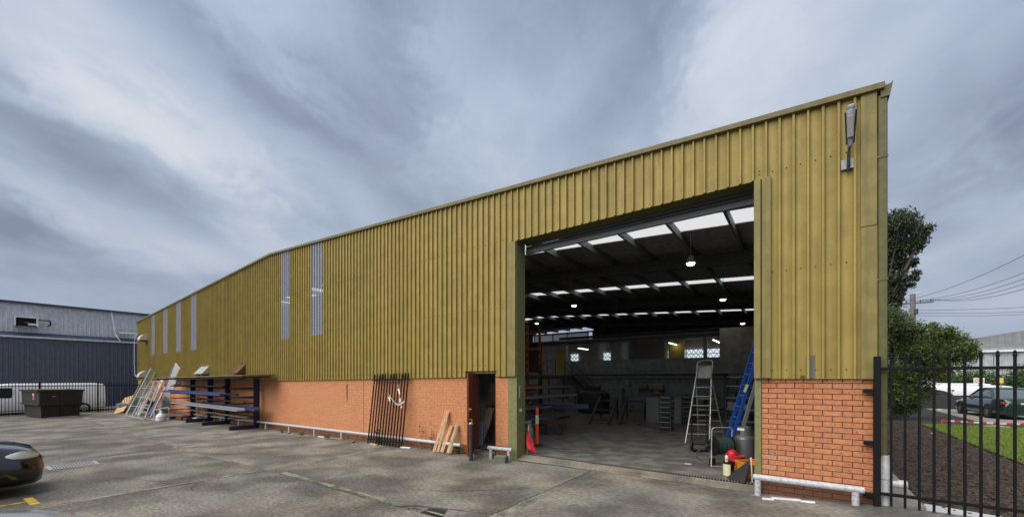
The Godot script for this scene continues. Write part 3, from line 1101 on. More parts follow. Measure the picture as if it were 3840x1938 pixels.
	solo("plywood_sheet", mb, M.ply, "pale plywood sheet leaning just inside the narrow doorway", "plywood")
	plank("plywood_sheet", "reddish plywood sheet behind the pale sheet inside the narrow doorway", "plywood", Vector3(-7.1, .06, -1.06), Vector3(-7.2, 1.16, -1.3), .55, .018, "timber_dark", Vector3(.9, .0, -.35))
	plank("board", "tall brown board standing inside the narrow doorway", "board", Vector3(-7.75, .06, -1.25), Vector3(-7.62, 1.80, -1.5), .24, .03, "timber_grey", Vector3(.9, 0, -.3))
	plank("board", "thin grey panel leaning at the foot of the pale plywood", "board", Vector3(-7.28, .06, -.5), Vector3(-7.42, .72, -.66), .16, .015, "stock_grey", Vector3(.8, 0, -.4))
	# fresh timber leaning on the wall
	var f := func(x: float, y: float) -> Vector2: return Vector2(1250 + x * .3077, 1350 + y * .3077)
	var lean := [[1225, 1130, 1378, 625, .085, "tallest pale timber board leaning on the brick wall beside the red door"], [1272, 1132, 1402, 622, .07, "tall narrow timber board leaning tight against the tallest one"], [1320, 1134, 1440, 800, .10, "short pale timber board leaning in the middle of the leaning boards"], [1398, 1136, 1508, 790, .10, "short golden timber board leaning closest to the red door"], [1425, 1134, 1520, 800, .07, "greyish timber board half hidden behind the short golden board"]]
	for i in lean.size():
		var q: Array = lean[i]
		var pa: Vector2 = f.call(q[0], q[1])
		var pb: Vector2 = f.call(q[2], q[3])
		var a := pg(pa.x, pa.y, yg(-8.0) + .0)
		a.z = maxf(a.z, .34)
		a.y = yg(a.x) + .03
		var b := pz(pb.x, pb.y, .05)
		a.x = pz(pa.x, pa.y, a.z).x
		plank("timber_board", q[5], "timber", a, b, q[4] * .95, .045, "timber_grey" if i == 4 else "timber", Vector3(1, 0, -.7), "timber leaning by the red door")
	# black fence panel leaning on the wall
	var A := Vector3(-11.30, yg(-11.3), .36)
	var B := Vector3(-9.62, yg(-9.6), .36)
	t = thing("fence_panel", "loose black tubular steel fence panel leaning on the brick wall", "fence panel", (A + B) / 2)
	var top := Vector3(0, 2.18, -.26)
	for i in 13:
		mb = MB.new()
		var p := A.lerp(B, i / 12.0)
		var q := p + top
		mb.bar(p, q, .034, .034, Vector3(0, 0, 1), .003)
		var pk := part(t, "picket", mb, M.black_paint)
		mb = MB.new()
		mb.lathe(Transform3D(Basis(Vector3.RIGHT, -.12), q), [Vector2(.016, -.005), Vector2(.02, .01), Vector2(.012, .05), Vector2(0, .075)], 8)
		part(pk, "spear_cap", mb, M.black_paint)
	for k in [.07, .935]:
		mb = MB.new()
		var o: Vector3 = top * k
		mb.bar(A + o - Vector3(.07, 0, 0), B + o + Vector3(.07, 0, 0), .04, .04, Vector3.UP, .004)
		part(t, "rail", mb, M.black_paint)
	# torn plastic wrap tied to the panel
	var wr := [[[1347, 300], [1365, 330], [1390, 365], [1415, 395], [1440, 408], [1470, 396], [1497, 375]], [[1437, 215], [1442, 260], [1452, 310], [1457, 350], [1455, 385]], [[1350, 300], [1356, 335], [1362, 375], [1368, 400]], [[1470, 398], [1472, 420], [1468, 438]]]
	t = thing("plastic_wrap", "torn strips of white plastic wrap tied to the leaning fence panel", "plastic wrap", Vector3(-10.4, 1.0, .22))
	for i in wr.size():
		mb = MB.new()
		var pv := []
		for q in wr[i]:
			var px: float = 900 + q[0] * .4115
			var py: float = 1350 + q[1] * .4115
			var y0 := pz(px, py, .2).y
			pv.append(pz(px, py, .36 - .26 * (y0 + .12) / 2.18 + .035))
		for j in pv.size() - 1:
			var a: Vector3 = pv[j]
			var b: Vector3 = pv[j + 1]
			var wd := Vector3(0, .03, .012) if i == 0 else Vector3(.022, 0, .012 * (1 if j % 2 == 0 else -1))
			mb.quad(a - wd, b - wd * .8, b + wd * .8, a + wd)
		part(t, "strip", mb, M.tape_white)
	# offcuts along the foot of the wall
	var cuts := [[430, 668, 515, 655, "timber_grey", .05, "weathered timber offcut lying beside a broken tile at the wall foot"], [480, 668, 590, 658, "pale_green", .07, "pale green scrap strip lying by the wall foot"], [600, 662, 640, 660, "brick_1", .10, "loose orange brick lying under the long white rail"], [776, 688, 836, 694, "white_panel", .05, "small white timber offcut on the ground under the long rail"], [765, 720, 915, 708, "timber_grey", .05, "long weathered timber offcut on the ground under the long rail"], [905, 700, 1007, 716, "timber_grey", .06, "weathered timber offcut lying across a longer one under the rail"], [1010, 752, 1085, 732, "timber_grey", .07, "short weathered timber offcut angled beside the leaning fence panel"], [1188, 765, 1242, 778, "timber_tan", .07, "tan timber offcut by the foot of the leaning fence panel"], [1466, 797, 1572, 800, "white_panel", .07, "whitish timber offcut lying in front of the leaning fence panel"]]
	for q in cuts:
		var a := pg(900 + q[0] * .4115, 1350 + q[1] * .4115, -.2)
		var b := pg(900 + q[2] * .4115, 1350 + q[3] * .4115, -.2)
		a = pg(900 + q[0] * .4115, 1350 + q[1] * .4115, yg(a.x) + .02)
		b = pg(900 + q[2] * .4115, 1350 + q[3] * .4115, yg(b.x) + .02)
		a.z = maxf(a.z, .3); b.z = maxf(b.z, .3)
		a.y = yg(a.x) + .021; b.y = yg(b.x) + .021
		plank("offcut", q[6], "offcut", a, b, q[5], .038, q[4], (b - a).cross(Vector3.UP))
	for q in [[[-.40, .34], [-.02, .30], "white weathered slat lying flat before the brick panel"], [[-.52, .44], [-.36, .42], "short white slat end on the ground by the thick rail post"], [[-.02, .36], [.16, .345], "small pale slat end lying beside the longer white slat"]]:
		var a := Vector3(q[0][0], yg(q[0][0]) + .014, q[0][1])
		var b := Vector3(q[1][0], yg(q[1][0]) + .014, q[1][1])
		plank("slat", q[2], "slat", a, b, .075, .022, "white_panel", (b - a).cross(Vector3.UP))
	# weeds
	var ws := [[-17.2, .35, .22, 5, "small leafy weed under the long rail near the cantilever rack"], [-15.6, .33, .16, 5, "low tuft of weed under the long rail between two posts"], [-13.75, .34, .18, 6, "low green weed under the rail near the wall joint"], [-11.0, .16, .50, 16, "dense green weed growing behind the leaning fence panel"], [-7.55, .14, .30, 12, "bushy weed growing between the leaning timber and red door"]]
	for i in ws.size():
		var q: Array = ws[i]
		weed(q[4], Vector3(q[0], yg(q[0]), q[1]), q[2], q[3], .10, .035, 14, "leaf", 100 + i)
	weed("tall thin weed climbing the brick wall beside the fence panel", Vector3(-9.05, yg(-9.05), .12), .98, 3, .05, .034, 15, "leaf", 201)
	weed("tall leafy weed climbing the brick wall beside the leaning timber", Vector3(-8.55, yg(-8.55), .12), .85, 4, .035, .036, 16, "leaf", 202)
	weed("yellowing weed stem beside the end of the long rail", Vector3(-7.42, yg(-7.4), .12), .42, 3, .03, .02, 10, "leaf_pale", 203)
	wall_fittings()
	cantilever_rack()
	scrap_pile()

func wall_fittings() -> void:
	# street-lantern style floodlight on the cladding
	var p := Vector3(.555, 5.20, .07)
	var t := thing("wall_light", "grey elongated lantern on a short bracket high on the cladding", "wall light", p)
	var mb := MB.new()
	mb.box(p + Vector3(0, 0, .012), Vector3(.15, .15, .022), Basis.IDENTITY, .005)
	part(t, "mounting_plate", mb, M.stock_grey)
	mb = MB.new()
	mb.tube(p + Vector3(.01, -.12, .02), p + Vector3(.01, .14, .10), .022)
	mb.tube(p + Vector3(.01, .14, .10), p + Vector3(.02, .22, .14), .018)
	part(t, "bracket", mb, M.post_dark)
	var rings := []
	for q in [[.20, .025, .02, .13], [.24, .038, .03, .14], [.42, .048, .04, .19], [.58, .060, .048, .23], [.68, .058, .05, .25], [.72, .04, .04, .255]]:
		var row := PackedVector3Array()
		for k in 10:
			var an := TAU * k / 10
			row.append(p + Vector3(.02 + cos(an) * q[1], q[0], q[3] + sin(an) * q[2]))
		rings.append(row)
	mb = MB.new()
	mb.loft(rings)
	part(t, "lantern_body", mb, M.stock_grey)
	mb = MB.new()
	mb.box(p + Vector3(.02, .45, .245), Vector3(.075, .30, .02), Basis(Vector3.RIGHT, .26), .01)
	part(t, "lantern_lens", mb, M.lamp_glass)
	mb = MB.new()
	for s in [-1.0, 1.0]:
		mb.bar(p + Vector3(.02 + s * .043, .23, .17), p + Vector3(.02 + s * .064, .66, .27), .012, .02)
	part(t, "side_trim", mb, M.black_paint)
	mb = MB.new()
	mb.box(p + Vector3(.02, .72, .26), Vector3(.10, .07, .10), Basis(Vector3.RIGHT, .26), .02)
	part(t, "end_cap", mb, M.stock_grey)
	# round cowl vents
	for q in [[-39.3, 4.75, "cream rounded vent cowl high on the far end of cladding"], [-39.6, 2.02, "cream rounded vent cowl low on the cladding behind the scrap ladder"]]:
		var c := Vector3(q[0], q[1], .07)
		t = thing("vent_cowl", q[2], "vent", c, "vent cowls at the far end")
		var poly := PackedVector2Array([Vector2(0, 0), Vector2(.48, 0), Vector2(.46, .12), Vector2(.39, .27), Vector2(.26, .39), Vector2(.11, .46), Vector2(0, .48)])
		mb = MB.new()
		mb.prism(poly, Transform3D(Basis(Vector3(0, 0, 1), Vector3(0, 1, 0), Vector3(-1, 0, 0)), c + Vector3(.32, 0, 0)), .64)
		part(t, "cowl", mb, M.hood_cream)
		mb = MB.new()
		mb.box(c + Vector3(0, -.05, .22), Vector3(.55, .10, .34))
		part(t, "duct", mb, M.steel_dark)
	# folded sheet awnings
	for q in [[-27.45, .62, "galvanised", "first bright metal awning vent above the rack canopy, farther from the rusty one"], [-26.78, .62, "galvanised", "second bright metal awning vent above the rack canopy, closer to the rusty one"], [-21.95, .65, "rusty", "small rusty brown awning vent above the rack canopy"]]:
		var c := Vector3(q[0], 2.05, .07)
		var wd: float = q[1]
		t = thing("awning_vent", q[3], "vent", c)
		mb = MB.new()
		var s := wd / 2
		mb.quad(c + Vector3(-s, .14, .36), c + Vector3(s, .14, .36), c + Vector3(s, .56, .0), c + Vector3(-s, .56, .0))
		for k in [-1.0, 1.0]:
			mb.tri(c + Vector3(s * k, .14, .36), c + Vector3(s * k, .14, .0), c + Vector3(s * k, .56, .0))
		mb.bar(c + Vector3(-s, .14, .36), c + Vector3(s, .14, .36), .03, .03)
		part(t, "hood", mb, M[q[2]])
		mb = MB.new()
		mb.box(c + Vector3(0, .03, .14), Vector3(wd * .8, .34, .26))
		part(t, "duct", mb, M.steel_dark if q[2] == "galvanised" else M.rusty)
		mb = MB.new()
		for i in 4:
			mb.bar(c + Vector3(-s + wd * (i + .5) / 4, .56, .0), c + Vector3(-s + wd * (i + .5) / 4, .66, .0), .05, .012, Vector3(0, 0, 1))
		part(t, "fixing_tab", mb, M[q[2]])
	# loose hanging conduit at the far corner
	t = thing("conduit", "white conduit looping down the far end corner of cladding", "conduit", Vector3(-42.35, 2.2, .12))
	mb = MB.new()
	mb.path([Vector3(-41.9, 5.35, .12), Vector3(-42.2, 5.25, .16), Vector3(-42.45, 4.8, .18), Vector3(-42.5, 4.0, .18), Vector3(-42.48, 3.0, .18), Vector3(-42.42, 2.2, .16), Vector3(-42.3, 2.1, .12)], .02, 7)
	part(t, "pipe", mb, M.white_plastic)
	mb = MB.new()
	mb.tube(Vector3(-42.0, 5.42, .08), Vector3(-43.3, 5.50, .9), .025, .025, 7)
	part(t, "lamp_arm", mb, M.hood_cream)
	# white plastic drain pipe under the downpipe
	t = thing("drain_pipe", "white plastic drain pipe with side inlet below the dark downpipe", "drain pipe", Vector3(.98, .1, .02))
	mb = MB.new()
	mb.lathe(Transform3D(Basis.IDENTITY, Vector3(.985, .06, .02)), [Vector2(.052, 0), Vector2(.052, .14), Vector2(.06, .15), Vector2(.06, .22), Vector2(.052, .23), Vector2(.052, .40), Vector2(.062, .42), Vector2(.062, .58), Vector2(.05, .66), Vector2(.05, .76), Vector2(0, .77)], 14)
	part(t, "pipe", mb, M.pvc)
	mb = MB.new()
	var br := Basis(Vector3(0, 0, 1), deg_to_rad(-84))
	mb.lathe(Transform3D(br, Vector3(1.0, .40, .0)), [Vector2(.05, 0), Vector2(.05, .12), Vector2(.06, .125), Vector2(.06, .22), Vector2(.048, .225), Vector2(.046, .19), Vector2(0, .18)], 14)
	part(t, "inlet", mb, M.pvc)

func cantilever_rack() -> void:
	var px := [-19.95, -23.3, -25.7, -28.5]
	var t := thing("cantilever_rack", "navy blue cantilever steel storage rack under a tin canopy by the wall", "storage rack", Vector3(-24, yg(-24), .6))
	for x in px:
		var y0 := yg(x)
		var mb := MB.new()
		mb.box(Vector3(x, (y0 + 1.95) / 2, .36), Vector3(.11, 1.95 - y0, .012))
		mb.box(Vector3(x, (y0 + 1.95) / 2, .25), Vector3(.014, 1.95 - y0, .21))
		mb.box(Vector3(x, (y0 + 1.95) / 2, .14), Vector3(.11, 1.95 - y0, .012))
		part(t, "column", mb, M.rack_blue)
		mb = MB.new()
		mb.box(Vector3(x, y0 + .085, .76), Vector3(.11, .17, 1.10), Basis.IDENTITY, .008)
		part(t, "foot", mb, M.rack_dark)
		for y in [.20, .50, .84, 1.13, 1.52]:
			mb = MB.new()
			var big: bool = y == .5 or y == 1.13
			mb.prism(PackedVector2Array([Vector2(.366, y - (.10 if big else .05)), Vector2(1.28, y - .03), Vector2(1.28, y + .01), Vector2(.366, y + .02)]), Transform3D(Basis(Vector3(0, 0, 1), Vector3(0, 1, 0), Vector3(-1, 0, 0)), Vector3(x + .035, 0, 0)), .07)
			part(t, "arm", mb, M.rack_blue if big else M.rack_dark)
	for q in [[0, 1], [1, 2], [2, 3]]:
		var mb := MB.new()
		mb.bar(Vector3(px[q[0]], .2, .2), Vector3(px[q[1]], .2, .2), .04, .05)
		mb.bar(Vector3(px[q[0]], 1.45, .2), Vector3(px[q[1]], 1.45, .2), .04, .05)
		part(t, "brace", mb, M.rack_dark)
	# tin canopy: short corrugated sheets lapped along its length
	var x := -18.25
	var i := 0
	rng.seed = 77
	while x > -31.2:
		var mb := MB.new()
		var yy := lerpf(2.06, 1.93, (-18.25 - x) / 13.0) + .012 * (i % 2) + rng.randf_range(-.008, .008)
		var steps := 14
		for k in steps:
			var a := x - k * .065
			var b := a - .065
			var ya := yy + .014 * (1 if k % 2 == 0 else -1)
			var yb := yy + .014 * (-1 if k % 2 == 0 else 1)
			for s in [0.0, -.012]:
				mb.qo(Vector3(a, ya + s, 1.42), Vector3(b, yb + s, 1.42), Vector3(b, yb + .05 + s, .14), Vector3(a, ya + .05 + s, .14), Vector3.UP if s == 0.0 else Vector3.DOWN)
			mb.qo(Vector3(a, ya, 1.42), Vector3(b, yb, 1.42), Vector3(b, yb - .012, 1.42), Vector3(a, ya - .012, 1.42), Vector3.BACK)
		part(t, "canopy_sheet", mb, M.flashing)
		x -= .89
		i += 1
	var cb := MB.new()
	cb.bar(Vector3(-18.4, 2.0, 1.3), Vector3(-31.0, 1.87, 1.3), .05, .07)
	cb.bar(Vector3(-18.4, 2.02, .3), Vector3(-31.0, 1.89, .3), .05, .07)
	part(t, "canopy_beam", cb, M.rack_dark)
	# stock lying on the arms
	var stock := [[-21.4, -30.4, 1.19, 1.05, .30, .09, "stock_blue", "long blue steel channel stored on the rack's upper arms"], [-21.0, -27.4, 1.185, .62, .12, .08, "rack_dark", "dark steel bar stored behind the long blue channel on the rack"], [-19.3, -28.6, .565, 1.08, .34, .05, "stock_grey", "long grey metal channel stored on the rack's middle arms"], [-18.9, -27.0, .585, .62, .26, .09, "stock_blue", "blue steel beam stored behind the grey channel on the rack"], [-22.0, -29.6, 1.56, .85, .10, .06, "rack_dark", "thin dark bar stored on the rack's top arms"], [-19.4, -27.8, .24, .8, .12, .05, "timber_grey", "pale weathered length stored on the rack's lowest arms"], [-20.0, -26.9, .885, .7, .08, .05, "rusty", "rusty steel length stored on the rack's small middle arms"]]
	for q in stock:
		var mb := MB.new()
		mb.bar(Vector3(q[0], q[2], q[3]), Vector3(q[1], q[2], q[3]), q[4], q[5], Vector3.UP, .006)
		if q[4] > .25:
			mb.bar(Vector3(q[0] - .1, q[2] + .06, q[3] - q[4] / 2), Vector3(q[1], q[2] + .06, q[3] - q[4] / 2), .02, .07)
		solo("steel_length", mb, M[q[6]], q[7], "steel stock", "lengths on the cantilever rack")
	# things pushed under the rack
	var low := [[-27.6, .95, .55, .20, .40, "rusty", "small rusty brown steel box on the ground under the rack"], [-26.9, .90, .30, .16, .3, "rack_blue", "small blue box on the ground under the rack"], [-26.2, .62, 1.3, .10, .16, "timber_dark", "dark timber bearer on the ground under the rack"], [-29.5, 1.0, 1.0, .14, .25, "timber_dark", "stubby dark timber sleeper between the rack and the scrap"], [-27.2, .45, .6, .12, .3, "white_panel", "white offcut lying deep under the rack"]]
	for q in low:
		var mb := MB.new()
		mb.box(Vector3(q[0], yg(q[0]) + q[3] / 2, q[1]), Vector3(q[2], q[3], q[4]), Basis(Vector3.UP, .2), .01)
		solo("stored_box", mb, M[q[5]], q[6], "box")

func scrap_pile() -> void:
	# leaning lengths: foot pixel, head pixel (photograph), depth of the foot before the wall
	var P := func(x: float, y: float) -> Vector2: return Vector2(420 + x * .1846, 1360 + y * .1846)
	var foot := func(x: float, y: float) -> Vector3:
		var q: Vector2 = P.call(x, y)
		var a := pg(q.x, q.y, -.33)
		return a
	var head := func(x: float, y: float, z: float) -> Vector3:
		var q: Vector2 = P.call(x, y)
		return pz(q.x, q.y, z)
	var sd := Vector3(1, 0, -.22)
	plank("board", "wide tan timber board leaning at the end of the scrap pile", "board", foot.call(110, 1022), head.call(340, 688, .9), .55, .03, "timber_tan", sd)
	plank("timber_length", "long dark brown timber leaning behind the grey scrap ladder", "timber", foot.call(280, 990), head.call(675, 265, .10), .14, .05, "timber_dark", sd)
	plank("timber_length", "long greyish timber leaning beside the dark brown one", "timber", foot.call(262, 1000), head.call(650, 255, .16), .08, .05, "timber_grey", sd)
	plank("board", "tall white faced board leaning in the scrap pile, tallest of all", "board", foot.call(1005, 985), head.call(1345, 75, .10), .62, .045, "white_panel", sd)
	plank("board", "grey mauve board half hidden behind the tall white one", "board", foot.call(985, 960), head.call(1245, 150, .07), .45, .03, "stock_grey", sd)
	plank("board", "cream edged board leaning between the tube frame and white board", "board", foot.call(728, 1010), head.call(1015, 350, .14), .34, .05, "cream_panel", sd)
	plank("steel_length", "blue steel beam leaning low in the scrap pile", "steel stock", foot.call(745, 1075), head.call(962, 700, .5), .24, .10, "stock_blue", sd)
	plank("steel_length", "pale galvanised strip leaning beside the blue beam in the scrap", "steel stock", foot.call(770, 1110), head.call(1070, 500, .3), .08, .05, "galvanised", sd)
	plank("board", "grey green sheet leaning against the foot of the white board", "board", foot.call(1045, 1000), head.call(1130, 720, .35), .5, .03, "pale_green", sd)
	plank("timber_length", "brown timber post leaning near the rack end", "timber", foot.call(1165, 960), head.call(1335, 365, .10), .2, .06, "timber_dark", sd)
	plank("timber_length", "weathered brown timber leaning beside the rack end", "timber", foot.call(1235, 960), head.call(1358, 365, .12), .18, .06, "timber_grey", sd)
	plank("pipe_length", "galvanised pipe leaning across the middle of the scrap pile", "pipe", foot.call(480, 1060), head.call(760, 400, .20), .07, .07, "galvanised", sd)
	plank("pipe_length", "second galvanised pipe leaning beside the middle of the tube frame", "pipe", foot.call(570, 1065), head.call(880, 400, .22), .06, .06, "galvanised", sd)
	plank("channel_length", "crooked galvanised channel leaning low in the scrap pile", "channel", foot.call(520, 1070), head.call(730, 560, .5), .12, .05, "galvanised", sd)
	# galvanised walkway section, like a wide ladder
	var a0: Vector3 = foot.call(290, 1050)
	var a1: Vector3 = foot.call(400, 1050)
	var up: Vector3 = head.call(845, 118, .10) - (a0 + a1) / 2
	var side := Vector3(.10, 0, .19)
	var c := (a0 + a1) / 2
	var t := thing("walkway_section", "pale galvanised scaffold ladder section leaning on the far cladding", "ladder", c)
	for s in [-1.0, 1.0]:
		var mb := MB.new()
		mb.bar(c + side * s, c + side * s + up, .05, .09, up.cross(side), .004)
		part(t, "stringer", mb, M.pale_green)
	for i in 22:
		var mb := MB.new()
		var p := c + up * ((i + .7) / 22.5)
		mb.bar(p - side, p + side, .06, .03, up.cross(side))
		part(t, "rung", mb, M.pale_green)
	# welded tube frame
	var f0: Vector3 = foot.call(270, 1075)
	var f1: Vector3 = foot.call(742, 1112)
	f1.z = f0.z - .1
	var g0: Vector3 = head.call(655, 372, .28)
	var g1: Vector3 = head.call(955, 380, .28)
	f1.x = lerpf(f0.x, f0.x + (g1.x - g0.x), 1.0)
	t = thing("scrap_gate", "welded galvanised tube frame with cross bars leaning in scrap", "gate", (f0 + f1) / 2)
	for q in [[f0, f1], [g0, g1], [f0, g0], [f1, g1], [f0.lerp(g0, .5), f1.lerp(g1, .5)], [f0.lerp(f1, .35), g0.lerp(g1, .35)], [f0.lerp(f1, .68), g0.lerp(g1, .68)], [f0.lerp(g0, .25), f1.lerp(g1, .25)], [f0.lerp(g0, .76), f1.lerp(g1, .76)]]:
		var mb := MB.new()
		mb.tube(q[0], q[1], .032, .032, 7)
		part(t, "tube", mb, M.galvanised)
	for k in 5:
		var mb := MB.new()
		var kk := .15 + k * .17
		mb.bar(f0.lerp(g0, kk).lerp(f1.lerp(g1, kk), .5), f0.lerp(g0, kk).lerp(f1.lerp(g1, kk), .95), .10, .03, Vector3.BACK)
		part(t, "bracket", mb, M.galvanised)
	# odds and ends on the ground
	var d: Vector3 = foot.call(925, 1000)
	var mb := MB.new()
	mb.lathe(Transform3D(Basis.IDENTITY, Vector3(d.x, yg(d.x), .75)), [Vector2(0, 0), Vector2(.30, 0), Vector2(.31, .03), Vector2(.29, .05), Vector2(.29, .38), Vector2(.31, .40), Vector2(.29, .42), Vector2(.29, .74), Vector2(.31, .77), Vector2(0, .76)], 16)
	solo("drum", mb, M.rusty, "dark rusty steel drum standing behind the tall white board", "drum")
	d = foot.call(110, 1000)
	mb = MB.new()
	mb.box(Vector3(d.x - .5, yg(d.x) + .28, d.z - .4), Vector3(.9, .56, .7), Basis.IDENTITY, .02)
	solo("cabinet_box", mb, M.stock_grey, "low grey box on the ground behind the tan board", "box")
	# folded chair frame
	d = foot.call(900, 1160)
	t = thing("chair_frame", "bent white tubular chair frame lying before the scrap pile", "chair frame", Vector3(d.x, yg(d.x), d.z))
	mb = MB.new()
	var o := Vector3(d.x, yg(d.x) + .025, d.z)
	mb.path([o + Vector3(-.55, 0, .0), o + Vector3(-.75, .45, -.05), o + Vector3(-.65, .52, -.05), o + Vector3(.05, .56, -.1), o + Vector3(.1, .5, -.1), o + Vector3(.2, .02, .05), o + Vector3(.1, 0, .1), o + Vector3(-.45, -.0, .12), o + Vector3(-.55, 0, 0)], .022, 6)
	part(t, "tube_loop", mb, M.white_paint)
	mb = MB.new()
	mb.path([o + Vector3(-.1, .55, -.1), o + Vector3(.5, .66, -.2), o + Vector3(.9, .68, -.3), o + Vector3(.95, .6, -.3), o + Vector3(.8, .0, -.35)], .022, 6)
	part(t, "tube_leg", mb, M.white_paint)
	mb = MB.new()
	mb.box(o + Vector3(-.2, .26, -.12), Vector3(.75, .36, .03), Basis(Vector3.BACK, .06))
	part(t, "seat_sling", mb, M.tank_green)
	# white jerry can
	t = thing("jerrycan", "white plastic jerrycan lying beside the bent chair frame", "jerrycan", o + Vector3(.85, 0, .05))
	mb = MB.new()
	mb.lathe(Transform3D(Basis.IDENTITY, o + Vector3(.85, -.02, .02)), [Vector2(0, 0), Vector2(.16, 0), Vector2(.20, .05), Vector2(.21, .26), Vector2(.16, .36), Vector2(.06, .41), Vector2(.05, .46), Vector2(0, .47)], 14)
	part(t, "body", mb, M.white_plastic)
	mb = MB.new()
	mb.path([o + Vector3(.72, .33, .02), o + Vector3(.75, .52, .02), o + Vector3(.95, .52, .02), o + Vector3(1.0, .32, .02)], .02, 6)
	part(t, "handle", mb, M.white_plastic)
# ---- vehicles: own axes, nose towards -z ----
func ring(z: float, y0: float, ym: float, y1: float, w0: float, wm: float, w1: float, crown := .03) -> PackedVector3Array:
	return PackedVector3Array([Vector3(-w1 * .5, y1 + crown, z), Vector3(-w1 * .88, y1 + crown * .3, z), Vector3(-w1, y1 - .05, z), Vector3(-wm, ym, z), Vector3(-wm * .99, y0 + .10, z), Vector3(-w0, y0, z), Vector3(w0, y0, z), Vector3(wm * .99, y0 + .10, z), Vector3(wm, ym, z), Vector3(w1, y1 - .05, z), Vector3(w1 * .88, y1 + crown * .3, z), Vector3(w1 * .5, y1 + crown, z)])
func loft_mesh(st: Array) -> ArrayMesh:
	var mb := MB.new()
	var rg := []
	for s in st:
		rg.append(ring(s[0], s[1], s[2], s[3], s[4], s[5], s[6], s[7] if s.size() > 7 else .03))
	mb.loft(rg)
	return mb.mesh()
func wheel(t: Node3D, x: float, z: float, r: float) -> void:
	var b := Basis(Vector3(0, 0, 1), deg_to_rad(-90 if x > 0 else 90))
	var mb := MB.new()
	mb.lathe(Transform3D(b, Vector3(x, r, z)), [Vector2(r * .6, -.10), Vector2(r * .96, -.10), Vector2(r, -.07), Vector2(r, .06), Vector2(r * .95, .095), Vector2(r * .66, .10), Vector2(r * .64, .06)], 20)
	var w := lpart(t, "wheel", mb.mesh(), M.tyre)
	mb = MB.new()
	mb.lathe(Transform3D(b, Vector3(x, r, z)), [Vector2(r * .66, .055), Vector2(r * .62, .085), Vector2(r * .52, .07), Vector2(r * .2, .085), Vector2(0, .09)], 20)
	lpart(w, "rim", mb.mesh(), M.rim)
func sedan(label: String, pos: Vector3, turn: float, paint: String, wagon := 0.0) -> Node3D:
	var t := thing("sedan", label, "car", pos, "", turn)
	lpart(t, "body", loft_mesh([[-2.36, .30, .42, .50, .50, .58, .50, .01], [-2.33, .22, .42, .58, .58, .68, .60, .02], [-2.24, .18, .45, .66, .66, .79, .70, .03], [-2.05, .17, .48, .72, .70, .85, .76, .04], [-1.7, .17, .5, .78, .72, .88, .80, .05], [-1.2, .17, .52, .85, .74, .89, .82, .05], [-.85, .17, .52, .91, .74, .895, .83, .03], [.2, .17, .52, .92, .74, .90, .84, .02], [1.35, .17, .52, .94, .74, .895, .83, .02], [1.6, .18, .52, .96, .73, .89, .80, .03], [2.1, .20, .52, .96, .70, .86, .76, .02], [2.30, .24, .52, .90, .66, .80, .70, .01], [2.36, .30, .5, .70, .6, .72, .64, .0]]), M[paint])
	var rz := 1.45 + wagon
	lpart(t, "glasshouse", loft_mesh([[-.98, .86, .88, .90, .62, .72, .66, .0], [-.60, .86, .95, 1.12, .72, .79, .66, .01], [-.15, .86, 1.05, 1.36, .76, .79, .58, .02], [.35, .86, 1.08, 1.41, .77, .79, .57, .02], [rz - .65, .86, 1.06, 1.38, .76, .78, .56, .02], [rz - .25, .86, 1.0, 1.18, .74, .76, .58, .01], [rz + .12, .86, .9, .96, .64, .70, .62, .0]]), M.glass_car)
	var mb := MB.new()
	var rg := []
	for s in [[-.22, 1.345, .55], [.0, 1.40, .59], [.4, 1.425, .60], [.7, 1.415, .60], [rz - .58, 1.36, .56]]:
		var row := PackedVector3Array()
		for k in 7:
			var u := -1.0 + k / 3.0
			row.append(Vector3(u * s[2], s[1] + .028 * (1 - u * u * .9), s[0]))
		rg.append(row)
	mb.loft(rg, false, false)
	lpart(t, "roof", mb.mesh(), M[paint])
	for x in [-1.0, 1.0]:
		mb = MB.new()
		mb.bar(Vector3(x * .74, .90, -.92), Vector3(x * .57, 1.37, -.16), .05, .05)
		mb.bar(Vector3(x * .785, .90, .40), Vector3(x * .60, 1.40, .36), .06, .03)
		mb.bar(Vector3(x * .735, .92, rz + .05), Vector3(x * .56, 1.37, rz - .60), .09, .05)
		mb.bar(Vector3(x * .57, 1.37, -.16), Vector3(x * .56, 1.38, rz - .60), .05, .05)
		lpart(t, "pillar", mb.mesh(), M[paint])
		mb = MB.new()
		mb.ball(Vector3(x * .67, .625, -2.0), Vector3(.15, .075, .30), 14)
		lpart(t, "headlight", mb.mesh(), M.lens)
		mb = MB.new()
		mb.box(Vector3(x * .60, .74, 2.27), Vector3(.36, .13, .12), Basis(Vector3.UP, -x * .25), .03)
		var tl := lpart(t, "tail_light", mb.mesh(), M.red_lens)
		mb = MB.new()
		mb.box(Vector3(x * .71, .745, 2.25), Vector3(.12, .10, .125), Basis(Vector3.UP, -x * .3), .02)
		lpart(tl, "indicator", mb.mesh(), M.amber_lens)
		mb = MB.new()
		mb.box(Vector3(x * .92, .96, -.70), Vector3(.16, .11, .08), Basis.IDENTITY, .03)
		lpart(t, "mirror", mb.mesh(), M[paint])
		for z in [-1.38, 1.36]:
			mb = MB.new()
			mb.tube(Vector3(x * .70, .33, z), Vector3(x * .897, .33, z), .36, .36, 20)
			lpart(t, "wheel_arch", mb.mesh(), M.tyre)
			wheel(t, x * .82, z, .315)
	mb = MB.new()
	mb.box(Vector3(0, .50, -2.335), Vector3(.7, .12, .06), Basis.IDENTITY, .02)
	lpart(t, "grille", mb.mesh(), M.black_paint)
	mb = MB.new()
	mb.box(Vector3(0, .34, -2.375), Vector3(.38, .10, .02))
	lpart(t, "number_plate", mb.mesh(), M.plate)
	mb = MB.new()
	mb.box(Vector3(0, .72, 2.335), Vector3(.44, .12, .05))
	lpart(t, "number_plate", mb.mesh(), M.plate)
	return t
